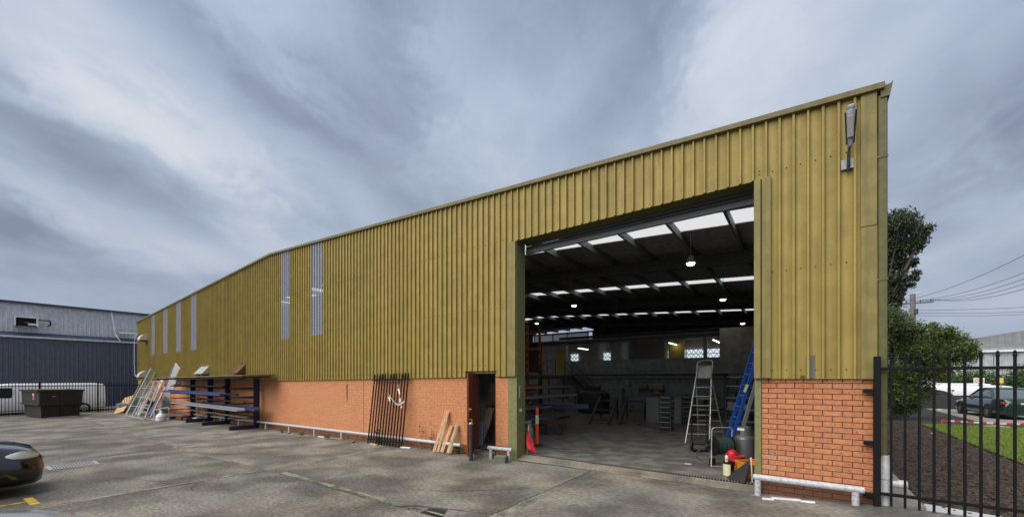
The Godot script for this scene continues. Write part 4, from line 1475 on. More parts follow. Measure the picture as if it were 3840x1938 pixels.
func van(label: String, pos: Vector3, turn: float, ln: float, hgt: float, nm := "van") -> Node3D:
	var t := thing(nm, label, "van", pos, "", turn)
	var f := -ln / 2
	var r := ln / 2
	lpart(t, "body", loft_mesh([[f, .3, .5, .75, .6, .72, .62, .0], [f + .12, .25, .6, .95, .74, .86, .74, .02], [f + .55, .25, .8, 1.12, .8, .93, .80, .03], [f + .95, .25, .9, hgt * .80, .84, .95, .76, .03], [f + 1.35, .25, .9, hgt - .08, .84, .96, .80, .04], [f + 1.8, .25, .9, hgt - .04, .84, .96, .82, .04], [r - .5, .25, .9, hgt - .04, .84, .96, .82, .04], [r - .10, .26, .9, hgt - .08, .84, .95, .80, .03], [r, .34, .9, hgt - .2, .8, .93, .76, .0]]), M.car_white)
	var mb := MB.new()
	for x in [-1.0, 1.0]:
		mb = MB.new()
		mb.prism(PackedVector2Array([Vector2(f + .80, 1.12), Vector2(f + 1.85, 1.10), Vector2(f + 1.85, hgt - .28), Vector2(f + 1.30, hgt - .28)]), Transform3D(Basis(Vector3(0, 0, 1), Vector3(0, 1, 0), Vector3(-1, 0, 0)), Vector3(x * .90 + .03, 0, 0)), .08 if x > 0 else .06)
		lpart(t, "side_window", mb.mesh(), M.glass_dark)
		mb = MB.new()
		mb.box(Vector3(x * .84, .95, r - .05), Vector3(.12, .30, .10), Basis.IDENTITY, .02)
		lpart(t, "tail_light", mb.mesh(), M.red_lens)
		mb = MB.new()
		mb.box(Vector3(x * .66, .80, f + .10), Vector3(.30, .18, .14), Basis.IDENTITY, .03)
		lpart(t, "headlight", mb.mesh(), M.lens)
		for z in [f + .95, r - 1.05]:
			wheel(t, x * .87, z, .33)
	mb = MB.new()
	mb.quad(Vector3(-.70, 1.10, f + .50), Vector3(.70, 1.10, f + .50), Vector3(.62, hgt - .3, f + 1.08), Vector3(-.62, hgt - .3, f + 1.08))
	lpart(t, "windscreen", mb.mesh(), M.glass_dark)
	mb = MB.new()
	mb.box(Vector3(0, .45, f + .04), Vector3(1.5, .28, .16), Basis.IDENTITY, .05)
	lpart(t, "bumper", mb.mesh(), M.tyre)
	return t

# ---- far end of the yard ----
func ribbed(x: float, z0: float, z1: float, y0: float, y1: float, pitch: float, dep: float) -> MB:
	var mb := MB.new()
	var z := z0
	while z < z1 - .01:
		var q := [[0.0, 0.0], [pitch * .62, 0.0], [pitch * .72, dep], [pitch * .90, dep], [pitch, 0.0]]
		for i in 4:
			mb.qo(Vector3(x + q[i][1], y0, z + q[i][0]), Vector3(x + q[i + 1][1], y0, z + q[i + 1][0]), Vector3(x + q[i + 1][1], y1, z + q[i + 1][0]), Vector3(x + q[i][1], y1, z + q[i][0]), Vector3.RIGHT)
		z += pitch
	return mb
func far_end() -> void:
	var X := -47.0
	var t := thing("neighbour_shed", "dark navy corrugated shed with paler grey upper wall behind the fence", "building", Vector3(X, -.4, 5))
	for i in 10:
		part(t, "lower_sheet", ribbed(X, -14 + i * 3.0, -11 + i * 3.0, -.6, 4.98, .25, .045), M.navy_clad)
		part(t, "upper_sheet", ribbed(X - .5, -14 + i * 3.0, -11 + i * 3.0, 4.9, 7.58, .25, .03), M.grey_clad)
	var mb := MB.new()
	mb.bar(Vector3(X + .05, 5.03, -14), Vector3(X + .05, 5.03, 16), .22, .14)
	part(t, "gutter", mb, M.grey_clad)
	mb = MB.new()
	mb.quad(Vector3(X + .1, 5.10, 16), Vector3(X + .1, 5.10, -14), Vector3(X - .5, 5.42, -14), Vector3(X - .5, 5.42, 16))
	part(t, "lean_roof", mb, M.navy_trim)
	mb = MB.new()
	mb.bar(Vector3(X - .4, 7.62, -14), Vector3(X - .4, 7.62, 16), .25, .16)
	part(t, "roof_edge", mb, M.navy_trim)
	mb = MB.new()
	mb.box(Vector3(X - 6.6, 3.4, 1), Vector3(12, 8.0, 30))
	part(t, "shell", mb, M.navy_trim)
	# white services pipe and strip light on the neighbour's wall
	t = thing("services_pipe", "white services pipe running down the neighbour's grey upper wall", "pipe", Vector3(X - .3, 5.2, .5))
	mb = MB.new()
	mb.path([Vector3(X - .35, 7.6, .72), Vector3(X - .32, 6.6, .60), Vector3(X - .30, 5.75, .50), Vector3(X + .12, 5.35, .40), Vector3(X + .15, 5.10, .25)], .045, 6)
	part(t, "pipe", mb, M.white_plastic)
	mb = MB.new()
	mb.box(Vector3(X + .05, 5.85, -.1), Vector3(.5, .10, 1.2))
	part(t, "strip_fitting", mb, M.hood_cream)
	# air-conditioner on the wall
	var c := Vector3(X - .15, 6.15, 5.3)
	t = thing("air_conditioner", "white cased air conditioner fixed to the neighbour's grey wall", "air conditioner", c)
	mb = MB.new()
	mb.box(c + Vector3(0, .33, 0), Vector3(.75, .06, 1.15))
	mb.box(c + Vector3(0, 0, .55), Vector3(.7, .62, .05))
	mb.box(c + Vector3(0, 0, -.50), Vector3(.7, .62, .10))
	mb.box(c + Vector3(-.25, 0, 0), Vector3(.2, .62, 1.0))
	part(t, "casing", mb, M.white_gloss)
	mb = MB.new()
	mb.box(c + Vector3(.05, 0, .05), Vector3(.5, .56, .98))
	part(t, "grille", mb, M.black_paint)
	mb = MB.new()
	mb.box(c + Vector3(.32, -.16, -.25), Vector3(.06, .14, .40))
	part(t, "terminal_cover", mb, M.white_gloss)
	mb = MB.new()
	mb.box(c + Vector3(.32, -.05, .0), Vector3(.06, .10, .3))
	part(t, "wiring", mb, M.rusty)
	mb = MB.new()
	mb.path([c + Vector3(.1, .22, -.55), c + Vector3(.1, .22, -1.15), c + Vector3(.1, -.1, -1.18), c + Vector3(-.1, -.2, -1.05)], .045, 6)
	mb.bar(c + Vector3(-.2, -.36, -.45), c + Vector3(.3, -.36, -.45), .05, .05)
	mb.bar(c + Vector3(-.2, -.36, .45), c + Vector3(.3, -.36, .45), .05, .05)
	part(t, "pipework", mb, M.black_paint)
	# boundary fence
	var FX := -38.7
	t = thing("boundary_fence", "long black tubular boundary fence before the white van", "fence", Vector3(FX, -.36, 4))
	for i in 105:
		mb = MB.new()
		mb.box(Vector3(FX, .66, -2.5 + i * .13), Vector3(.026, 2.02, .026))
		part(t, "picket", mb, M.black_paint)
	for y in [-.16, 1.45]:
		mb = MB.new()
		mb.box(Vector3(FX, y, 4.3), Vector3(.04, .045, 13.7))
		part(t, "rail", mb, M.black_paint)
	for z in [-2.45, .1, 2.65, 5.2, 7.75, 10.3]:
		mb = MB.new()
		mb.box(Vector3(FX, .66, z + .05), Vector3(.075, 2.12, .075))
		part(t, "post", mb, M.black_paint)
	van("long white panel van parked behind the black boundary fence", Vector3(-40.9, -.40, 5.15), PI, 6.0, 2.02)
	# skip bin
	skip_bin()
	var bk := sedan("black sedan parked nose in at a yellow bay mark", Vector3(-12.05, yg(-12.0), 9.48), 0.0, "car_black")
	bk.scale = Vector3(1.02, 1.16, 1.0)
	sedan("silver sedan parked in the bay beside the yellow tee mark", Vector3(-5.35, yg(-5.7), 9.62), 0.0, "car_silver")

func skip_bin() -> void:
	var y0 := yg(-36.0)
	var t := thing("skip_bin", "black rusty steel skip bin with ribs standing before the boundary fence", "skip bin", Vector3(-36.4, y0, 4.8))
	var rg := []
	for q in [[.06, 1.36, .77], [.80, 1.42, .80]]:
		rg.append(PackedVector3Array([Vector3(-36.4 - q[1], y0 + q[0], 4.8 - q[2]), Vector3(-36.4 + q[1], y0 + q[0], 4.8 - q[2]), Vector3(-36.4 + q[1], y0 + q[0], 4.8 + q[2]), Vector3(-36.4 - q[1], y0 + q[0], 4.8 + q[2])]))
	var mb := MB.new()
	for i in 4:
		var k := (i + 1) % 4
		mb.qo(rg[0][i], rg[0][k], rg[1][k], rg[1][i], (rg[0][i] + rg[0][k]) / 2 - Vector3(-36.4, y0, 4.8))
	part(t, "lower_body", mb, M.bin_paint)
	mb = MB.new()
	var h := [.80, 1.60]
	for q in [[1.46, .86, 1.0], [1.40, .80, -1.0]]:
		var cs := [Vector2(-q[0], -q[1]), Vector2(q[0], -q[1]), Vector2(q[0], q[1]), Vector2(-q[0], q[1])]
		for i in 4:
			var a: Vector2 = cs[i]
			var b: Vector2 = cs[(i + 1) % 4]
			mb.qo(Vector3(-36.4 + a.x, y0 + h[0], 4.8 + a.y), Vector3(-36.4 + b.x, y0 + h[0], 4.8 + b.y), Vector3(-36.4 + b.x * 1.03, y0 + h[1], 4.8 + b.y * 1.03), Vector3(-36.4 + a.x * 1.03, y0 + h[1], 4.8 + a.y * 1.03), Vector3(a.x + b.x, 0, a.y + b.y) * q[2])
	part(t, "upper_body", mb, M.bin_paint)
	for y in [.80, 1.58]:
		mb = MB.new()
		var e := 1.49 if y < 1 else 1.52
		var f := .89 if y < 1 else .92
		for s in [-1.0, 1.0]:
			mb.box(Vector3(-36.4, y0 + y, 4.8 + s * f), Vector3(e * 2, .09, .07))
			mb.box(Vector3(-36.4 + s * e, y0 + y, 4.8), Vector3(.07, .09, f * 2))
		part(t, "rim", mb, M.bin_paint)
	for z in [-.55, 0.0, .55]:
		mb = MB.new()
		mb.bar(Vector3(-36.4 + 1.38, y0 + .08, 4.8 + z), Vector3(-36.4 + 1.45, y0 + .78, 4.8 + z), .07, .05, Vector3.BACK)
		mb.box(Vector3(-36.4 + 1.49, y0 + 1.18, 4.8 + z), Vector3(.05, .72, .07))
		part(t, "rib", mb, M.bin_paint)
	mb = MB.new()
	mb.box(Vector3(-36.4 + 1.475, y0 + 1.30, 4.8 + .30), Vector3(.02, .12, .14))
	mb.box(Vector3(-36.4 + .6, y0 + 1.25, 4.8 + .885), Vector3(.20, .36, .02))
	part(t, "sticker", mb, M.sign_white)
	mb = MB.new()
	mb.box(Vector3(-36.4 + .6, y0 + 1.20, 4.8 + .897), Vector3(.15, .22, .012))
	part(t, "sticker", mb, M.tape_red)
	t.rotation.y = .16
	t.position += Vector3(-.1, 0, .12)
	rng.seed = 31
	for q in [["flat", "timber_grey", "weathered board lying across the top of the skip bin"]]:
		mb = MB.new()
		mb.bar(Vector3(-37.6, y0 + 1.63, 5.5), Vector3(-35.2, y0 + 1.66, 4.4), .22, .04)
		solo("board", mb, M[q[1]], q[2], "board")

# ---- greenery ----
func crown(mb: MB, clumps: Array, n: int, size: float, base: Color, droop: float) -> void:
	mb.colored = true
	var tot := 0.0
	for c in clumps:
		tot += pow(c[1], 2.0)
	for c in clumps:
		var k := int(n * pow(c[1], 2.0) / tot)
		var ce: Vector3 = c[0]
		var tint := rng.randf_range(.75, 1.25)
		for i in k:
			var d := Vector3(rng.randfn(0, 1), rng.randfn(0, .8), rng.randfn(0, 1)).normalized()
			var p: Vector3 = ce + d * c[1] * pow(rng.randf(), .45) * rng.randf_range(.75, 1.15)
			var v := tint * rng.randf_range(.65, 1.35)
			mb.col = Color(base.r * v * rng.randf_range(.9, 1.2), base.g * v, base.b * v)
			var x := Vector3(rng.randfn(0, 1), rng.randfn(0, .7) - droop, rng.randfn(0, 1)).normalized()
			var y := x.cross(Vector3(rng.randfn(0, 1), rng.randfn(0, 1), rng.randfn(0, 1)).normalized()).normalized()
			var s := size * rng.randf_range(.6, 1.3)
			mb.quad(p - x * s, p - y * s * .3, p + x * s, p + y * s * .3)
func tree(nm: String, label: String, foot: Vector3, clumps: Array, n: int, size: float, mat: String, base: Color, droop: float, tr: float, group := "") -> void:
	var t := thing(nm, label, "tree", foot, group)
	var top := Vector3.ZERO
	for c in clumps:
		top += c[0]
	top /= float(clumps.size())
	var mb := MB.new()
	var knee := foot.lerp(Vector3(foot.x * .6 + top.x * .4, lerpf(foot.y, top.y, .45), foot.z * .6 + top.z * .4), 1.0)
	mb.tube(foot - Vector3(0, .1, 0), knee, tr, tr * .7, 9)
	for c in clumps:
		var m := knee.lerp(c[0], .5) + Vector3(rng.randfn(0, .15), .15, rng.randfn(0, .15))
		mb.tube(knee, m, tr * .45, tr * .25, 6)
		mb.tube(m, c[0], tr * .25, tr * .06, 6)
	part(t, "trunk", mb, M.bark)
	mb = MB.new()
	crown(mb, clumps, n, size, base, droop)
	part(t, "crown", mb, M[mat])

func right_side() -> void:
	# fence in line with the wall
	var t := thing("steel_fence", "black tubular steel fence with spear caps beside the brick corner", "fence", Vector3(1.6, .08, -.02))
	var mb := MB.new()
	mb.box(Vector3(.885, 1.16, .13), Vector3(.075, 2.22, .075), Basis.IDENTITY, .006)
	part(t, "post", mb, M.black_paint)
	for y in [1.76, .99, .22]:
		mb = MB.new()
		mb.box(Vector3(.80, y, .075), Vector3(.12, .055, .10), Basis.IDENTITY, .004)
		part(t, "bracket", mb, M.black_paint)
	for q in [2.085, .275]:
		mb = MB.new()
		mb.box(Vector3(2.4, q, .13), Vector3(2.96, .042, .042), Basis.IDENTITY, .003)
		part(t, "rail", mb, M.black_paint)
	for i in 20:
		var x := 1.035 + i * .1435
		mb = MB.new()
		mb.box(Vector3(x, 1.18, .13), Vector3(.027, 2.14, .027), Basis.IDENTITY, .003)
		var pk := part(t, "picket", mb, M.black_paint)
		mb = MB.new()
		mb.lathe(Transform3D(Basis.IDENTITY, Vector3(x, 2.25, .13)), [Vector2(.019, -.02), Vector2(.023, 0), Vector2(.014, .02), Vector2(.021, .035), Vector2(0, .065)], 8)
		part(pk, "spear_cap", mb, M.black_paint)
	# ground beyond
	mb = MB.new()
	mb.quad(Vector3(.86, .06, -.02), Vector3(60, .06, -.02), Vector3(60, .04, -70), Vector3(.86, .04, -70))
	struct("mulch_bed", mb, M.mulch)
	mb = MB.new()
	mb.quad(Vector3(3.88, .085, -3.6), Vector3(30, .085, -3.6), Vector3(30, .085, -15.8), Vector3(3.9, .085, -14.9))
	var lw := struct("lawn", mb, M.lawn)
	rng.seed = 8
	var bl := MB.new()
	bl.quad(Vector3(-.006, 0, 0), Vector3(.006, 0, 0), Vector3(.002, .05, .012), Vector3(-.002, .05, .012))
	bl.quad(Vector3(0, 0, -.006), Vector3(0, 0, .006), Vector3(.014, .042, .002), Vector3(.014, .042, -.002))
	var mm := MultiMesh.new()
	mm.transform_format = MultiMesh.TRANSFORM_3D
	mm.mesh = bl.mesh()
	mm.instance_count = 60000
	for i in 60000:
		var z := -3.7 - 11.2 * pow(rng.randf(), .9)
		var s := rng.randf_range(.7, 1.6)
		mm.set_instance_transform(i, Transform3D(Basis(Vector3.UP, rng.randf() * TAU).scaled(Vector3(s, s, s)), Vector3(rng.randf_range(3.9, 12.0), .085, z)))
	var mi := MultiMeshInstance3D.new()
	mi.name = "grass"
	mi.multimesh = mm
	mi.material_override = M.blade
	mi.set_meta("kind", "stuff")
	lw.add_child(mi)
	mm = MultiMesh.new()
	mm.transform_format = MultiMesh.TRANSFORM_3D
	var chm := MB.new()
	chm.box(Vector3(0, .006, 0), Vector3(.06, .014, .02))
	mm.mesh = chm.mesh()
	mm.instance_count = 9000
	for i in 9000:
		var z := -.1 - 15.5 * pow(rng.randf(), 1.3)
		var s := rng.randf_range(.5, 1.8)
		mm.set_instance_transform(i, Transform3D(Basis.from_euler(Vector3(rng.randfn(0, .3), rng.randf() * TAU, rng.randfn(0, .3))).scaled(Vector3(s, s, s)), Vector3(rng.randf_range(1.0, 3.86), .06, z)))
	mi = MultiMeshInstance3D.new()
	mi.name = "bark_chips"
	mi.multimesh = mm
	mi.material_override = M.mulch_chip
	mi.set_meta("kind", "stuff")
	add_child(mi)
	mb = MB.new()
	mb.prism(PackedVector2Array([Vector2(1.0, .02), Vector2(1.42, .02), Vector2(1.42, 2.6), Vector2(1.25, 2.6)]), Transform3D(Basis(Vector3(1, 0, 0), Vector3(0, 0, -1), Vector3(0, 1, 0)), Vector3(0, .03, 0)), .09)
	struct("concrete_edging", mb, M.pale_path)
	mb = MB.new()
	mb.prism(PackedVector2Array([Vector2(1.42, .02), Vector2(2.7, -.0), Vector2(2.2, .22), Vector2(1.46, .42)]), Transform3D(Basis(Vector3(1, 0, 0), Vector3(0, 0, -1), Vector3(0, 1, 0)), Vector3(0, .03, 0)), .06)
	solo("plastic_sheet", mb, M.white_gloss, "crumpled white sheet on the ground behind the steel fence", "sheet")
	mb = MB.new()
	mb.quad(Vector3(6.2, .066, -17.6), Vector3(60, .066, -19.5), Vector3(60, .066, -27.4), Vector3(6.2, .066, -27.4))
	struct("car_park", mb, M.pale_path)
	mb = MB.new()
	mb.prism(PackedVector2Array([Vector2(5.6, 15.3), Vector2(6.2, 14.9), Vector2(6.4, 15.4), Vector2(6.2, 15.9)]), Transform3D(Basis(Vector3(1, 0, 0), Vector3(0, 0, -1), Vector3(0, 1, 0)), Vector3(0, .05, 0)), .06)
	struct("stepping_slab", mb, M.pale_path)
	# retaining wall, mound and the road behind it
	mb = MB.new()
	mb.box(Vector3(5.9, .42, -27.9), Vector3(4.6, .95, .3))
	solo("retaining_wall", mb, M.retaining, "low dark grey retaining wall before the parked white vans", "wall")
	mb = MB.new()
	mb.ball(Vector3(6.2, .75, -28.8), Vector3(1.6, .55, .7), 14)
	struct("dirt_mound", mb, M.mulch)
	mb = MB.new()
	mb.quad(Vector3(2, .07, -28.1), Vector3(80, .07, -28.1), Vector3(80, .07, -42), Vector3(2, .07, -42))
	struct("road", mb, M.asphalt)
	sedan("dark green sedan parked beyond the lawn with amber and red tail lamps", Vector3(7.85, .066, -22.1), deg_to_rad(6.0), "car_green")
	var w1 := pz(3700, 1463, -34)
	van("white minivan parked on the road below the round sign", Vector3(w1.x, .07, -34), deg_to_rad(-75), 4.4, 1.40)
	var w2 := pz(3618, 1463, -34.5)
	van("white van parked on the road behind the dirt mound", Vector3(w2.x, .07, -34.5), deg_to_rad(-75), 4.3, 1.45)
	var w3 := pz(3548, 1463, -38)
	van("white van parked farther along the road by the trees", Vector3(w3.x, .07, -38), deg_to_rad(90), 4.6, 1.5)
	# barrier tape on a low line
	t = thing("barrier_tape", "red and white barrier tape strung low beyond the lawn", "barrier tape", Vector3(5.8, .07, -16.3))
	var A := Vector3(4.6, .24, -15.5)
	var B := Vector3(9.4, .26, -18.0)
	for i in 24:
		mb = MB.new()
		var a := A.lerp(B, i / 24.0) - Vector3(0, .12 * sin(PI * i / 24.0), 0)
		var b := A.lerp(B, (i + 1) / 24.0) - Vector3(0, .12 * sin(PI * (i + 1) / 24.0), 0)
		mb.bar(a, b, .01, .07)
		part(t, "tape_band", mb, M.tape_red if i % 2 == 0 else M.tape_white)
	for p in [A, B]:
		mb = MB.new()
		mb.lathe(Transform3D(Basis.IDENTITY, Vector3(p.x, .05, p.z)), [Vector2(.05, 0), Vector2(.05, .02), Vector2(.02, .03), Vector2(.015, .22), Vector2(0, .23)], 8)
		part(t, "stake", mb, M.orange_plastic)
	mb = MB.new()
	mb.ball(pg(3525, 1538, .08) + Vector3(0, .03, 0), Vector3(.16, .05, .12), 8)
	solo("litter", mb, M.white_plastic, "white scrap of plastic lying on the mulch near the retaining wall", "litter")
	mb = MB.new()
	mb.ball(pg(3565, 1530, .08) + Vector3(0, .12, 0), Vector3(.36, .20, .3), 8)
	solo("rock", mb, M.pole_grey, "tan rock at the foot of the retaining wall", "rock")
	mb = MB.new()
	mb.ball(pg(3470, 1525, .08) + Vector3(0, .14, 0), Vector3(.40, .24, .3), 8)
	solo("tarp_bundle", mb, M.blue_tarp, "blue tarpaulin bundle lying under the wattle tree", "tarpaulin")
	mb = MB.new()
	mb.ball(pg(3500, 1626, .08) + Vector3(0, .01, 0), Vector3(.07, .02, .06), 8)
	solo("litter", mb, M.white_plastic, "small white scrap lying on the mulch beside the lawn edge", "litter")
	# signs
	var s := pz(3674, 1428, -33.0)
	t = thing("road_sign", "white square road sign with a red ring on a post", "sign", Vector3(s.x, .07, s.z))
	mb = MB.new()
	mb.tube(Vector3(s.x, .05, s.z - .03), Vector3(s.x, s.y + .2, s.z - .03), .03, .03, 8)
	part(t, "post", mb, M.galvanised)
	var fb := Basis(Vector3.UP, deg_to_rad(-14))
	mb = MB.new()
	mb.box(s, Vector3(.50, .42, .02), fb, .004)
	var pl := part(t, "sign_plate", mb, M.sign_white)
	mb = MB.new()
	for k in 24:
		var a := TAU * k / 24
		var b := TAU * (k + 1) / 24
		mb.bar(s + fb * Vector3(cos(a) * .19, sin(a) * .14, .014), s + fb * Vector3(cos(b) * .19, sin(b) * .14, .014), .012, .025, fb.z.cross(Vector3(cos(a), sin(a), 0)))
	part(pl, "ring", mb, M.sign_red)
	mb = MB.new()
	for k in 3:
		mb.box(s + fb * Vector3(0, .035 - k * .035, .013), Vector3(.18, .012, .006), fb)
	part(pl, "legend", mb, M.steel_dark)
	s = pz(3757, 1427, -32.0)
	t = thing("road_sign", "narrow yellow road sign on a grey post", "sign", Vector3(s.x, .07, s.z))
	mb = MB.new()
	mb.tube(Vector3(s.x, .05, s.z - .03), Vector3(s.x, s.y + .1, s.z - .03), .03, .03, 8)
	part(t, "post", mb, M.galvanised)
	mb = MB.new()
	mb.box(s, Vector3(.20, .34, .02), fb, .004)
	part(t, "sign_plate", mb, M.sign_yellow)
	# factory
	var q0 := pz(3530, 1400, -75)
	t = thing("factory", "pale grey factory with white panel walls and low gable roof", "building", Vector3(q0.x + 12, .05, -80))
	var wy := 5.6
	for i in 12:
		mb = MB.new()
		mb.box(Vector3(q0.x + 3 + i * 4.0, wy / 2, -75 + .03 * (i % 2)), Vector3(3.94, wy, .25))
		part(t, "wall_panel", mb, M.factory_white)
	mb = MB.new()
	var e0 := pz(3655, 1268, -75)
	var e1 := pz(3838, 1211, -75)
	mb.quad(Vector3(q0.x - 1, wy + .05, -74.8), Vector3(q0.x + 50, wy + .05, -74.8), Vector3(q0.x + 50, wy + 7.0, -92), Vector3(q0.x - 1, wy + .8, -84))
	mb.quad(Vector3(e0.x - 2, e0.y - 1.6, -76), Vector3(e1.x + 14, e0.y - 1.6, -76), Vector3(e1.x + 14, e1.y + 1.5, -76), Vector3(e0.x, e0.y, -76))
	part(t, "roof", mb, M.factory_roof)
	mb = MB.new()
	mb.box(Vector3(q0.x + 25, wy / 2, -84), Vector3(48, wy, 17))
	part(t, "shell", mb, M.factory_white)
	mb = MB.new()
	mb.bar(Vector3(q0.x - 1, wy + .05, -74.6), Vector3(q0.x + 50, wy + .05, -74.6), .3, .3)
	part(t, "gutter", mb, M.white_gloss)
	# power pole and wires
	var pt := pz(3425, 1103, -46)
	var pb := Vector3(pt.x, .05, pt.z)
	t = thing("power_pole", "grey timber power pole with cross arm standing behind the trees", "power pole", pb)
	mb = MB.new()
	mb.tube(pb, pt, .24, .20, 10)
	part(t, "pole", mb, M.pole_grey)
	var ca := pz(3425, 1137, -46)
	mb = MB.new()
	var adir := Vector3(.92, .03, -.25)
	mb.bar(ca - adir * 1.5, ca + adir * 1.6, .14, .16)
	part(t, "cross_arm", mb, M.pole_grey)
	mb = MB.new()
	mb.tube(pt + Vector3(.15, -.05, 0), pt + Vector3(.55, .12, .1), .06)
	part(t, "lamp_stub", mb, M.hood_cream)
	for i in 4:
		mb = MB.new()
		var k: float = [-1.3, -.5, .6, 1.4][i]
		mb.lathe(Transform3D(Basis.IDENTITY, ca + adir * k + Vector3(0, .08, 0)), [Vector2(.05, 0), Vector2(.07, .05), Vector2(.04, .1), Vector2(.06, .15), Vector2(0, .2)], 8)
		part(t, "insulator", mb, M.steel_dark)
	mb = MB.new()
	mb.tube(ca + Vector3(.2, -1.1, .15), ca + Vector3(.2, -.6, .15), .16, .16, 10)
	part(t, "junction_box", mb, M.steel_dark)
	# far ends of the wires are on a pole outside the picture
	var wires := [[3500, 1128, 3900, 928], [3492, 1134, 3900, 1000], [3480, 1138, 3900, 1025], [3440, 1143, 3900, 1045], [3420, 1147, 3900, 1065], [3440, 1160, 3900, 1148], [3440, 1168, 3900, 1167], [3440, 1174, 3900, 1177]]
	for i in wires.size():
		var q: Array = wires[i]
		var za := -46.0
		var zb := -30.0 if i < 5 else -52.0
		var a := pz(q[0], q[1], za)
		if i < 5:
			a = ca + adir * (-1.3 + i * .68) + Vector3(0, .26, 0)
		else:
			a = ca + Vector3(.1, -.7 - (i - 5) * .25, .1)
		var b := pz(q[2], q[3], zb)
		var pv := []
		for k in 15:
			var u := k / 14.0
			pv.append(a.lerp(b, u) - Vector3(0, (.5 if i < 5 else .1) * 4 * u * (1 - u), 0))
		var wm := MB.new()
		wm.path(pv, .016, 5)
		solo("power_line", wm, M.wire, "thin overhead power line running from the grey pole", "wire", "overhead power lines")
	for i in 4:
		var wm := MB.new()
		var a := ca + Vector3(-.1, -.7 - i * .22, .1)
		var b := pz(3300, 1165 + i * 12, -50)
		wm.path([a, a.lerp(b, .5) - Vector3(0, .08, 0), b], .02, 5)
		solo("power_line", wm, M.wire, "thin overhead power line running behind the gum tree from the pole", "wire", "overhead power lines behind the gum")
	# trees
	rng.seed = 44
	var cl := []
	for q in [[3335, 850, .9], [3380, 830, .75], [3410, 850, .7], [3350, 930, .9], [3400, 920, .6], [3440, 915, .42], [3455, 890, .45], [3475, 862, .35], [3430, 935, .35], [3340, 1000, .85], [3385, 985, .5], [3425, 985, .3], [3330, 1060, .7], [3370, 1060, .4], [3440, 1022, .22], [3432, 1045, .25], [3415, 1070, .22], [3340, 1110, .5], [3375, 1085, .25], [3280, 900, 1.3], [3260, 1000, 1.3], [3345, 1135, .35], [3370, 1120, .3], [3350, 1160, .3], [3325, 1150, .7], [3310, 1190, .7], [3345, 1090, .6], [3385, 1040, .4], [3200, 940, 1.4], [3220, 1080, 1.1]]:
		var p := pz(q[0], q[1], -22.0 + rng.randf_range(-1.0, 1.0))
		cl.append([p, q[2]])
	tree("gum_tree", "tall dark gum tree rising behind the warehouse corner", Vector3(2.2, .05, -22.5), cl, 34000, .095, "gum_leaf", Color(.034, .052, .024), .9, .26)
	cl = []
	for q in [[3340, 1200, .75], [3380, 1240, .7], [3430, 1240, .55], [3490, 1260, .6], [3540, 1255, .5], [3590, 1270, .45], [3625, 1300, .45], [3640, 1330, .4], [3350, 1300, .8], [3420, 1310, .8], [3490, 1320, .8], [3560, 1320, .65], [3600, 1340, .5], [3340, 1400, .8], [3400, 1400, .85], [3470, 1395, .7], [3530, 1385, .5], [3350, 1480, .7], [3410, 1480, .7], [3460, 1465, .5], [3560, 1240, .22], [3500, 1220, .2], [3250, 1300, 1.1], [3250, 1420, 1.0], [3380, 1540, .4], [3430, 1530, .3]]:
		var p := pz(q[0], q[1], -17.5 + rng.randf_range(-.8, .8))
		cl.append([p, q[2]])
	tree("wattle_tree", "broad feathery green wattle tree behind the steel fence", Vector3(2.9, .05, -17.6), cl, 42000, .07, "wattle_leaf", Color(.078, .118, .026), .35, .16)
	for i in 9:
		var p := pz(3560 + i * 42, 1415, -41.0 - (i % 3))
		cl = []
		for k in 6:
			cl.append([Vector3(p.x + rng.randfn(0, .6), rng.randf_range(.6, 2.2), p.z + rng.randfn(0, .4)), rng.randf_range(.6, 1.0)])
		tree("roadside_shrub", "dense green shrub in the hedge along the far road side", Vector3(p.x, .05, p.z), cl, 1500, .14, "hedge_leaf", Color(.05, .10, .025), .1, .08, "roadside hedge shrubs")
# ---- inside the warehouse ----
func high_bay(p: Vector3, label: String) -> void:
	var t := thing("pendant_light", label, "light", p, "high bay pendant lights")
	var mb := MB.new()
	mb.tube(p + Vector3(0, .24, 0), p + Vector3(0, roof_y(p.x) - p.y - .2, 0), .012, .012, 6)
	part(t, "cord", mb, M.steel_dark)
	mb = MB.new()
	mb.lathe(Transform3D(Basis.IDENTITY, p), [Vector2(.135, .03), Vector2(.16, .04), Vector2(.10, .16), Vector2(.06, .24), Vector2(0, .25)], 14)
	part(t, "housing", mb, M.steel_dark)
	mb = MB.new()
	mb.lathe(Transform3D(Basis.IDENTITY, p), [Vector2(0, -.03), Vector2(.09, -.02), Vector2(.12, .02), Vector2(.12, .035), Vector2(0, .035)], 14)
	part(t, "lamp_lens", mb, M.lamp_lit)
	var l := SpotLight3D.new()
	l.name = "lamp"
	l.light_energy = .18
	l.light_color = Color(1, .94, .80)
	l.light_size = .15
	l.spot_range = 14
	l.spot_attenuation = 2
	l.spot_angle = 60
	l.shadow_enabled = true
	t.add_child(l)
	l.position = Vector3(0, -.06, 0)
	l.rotation.x = -PI / 2
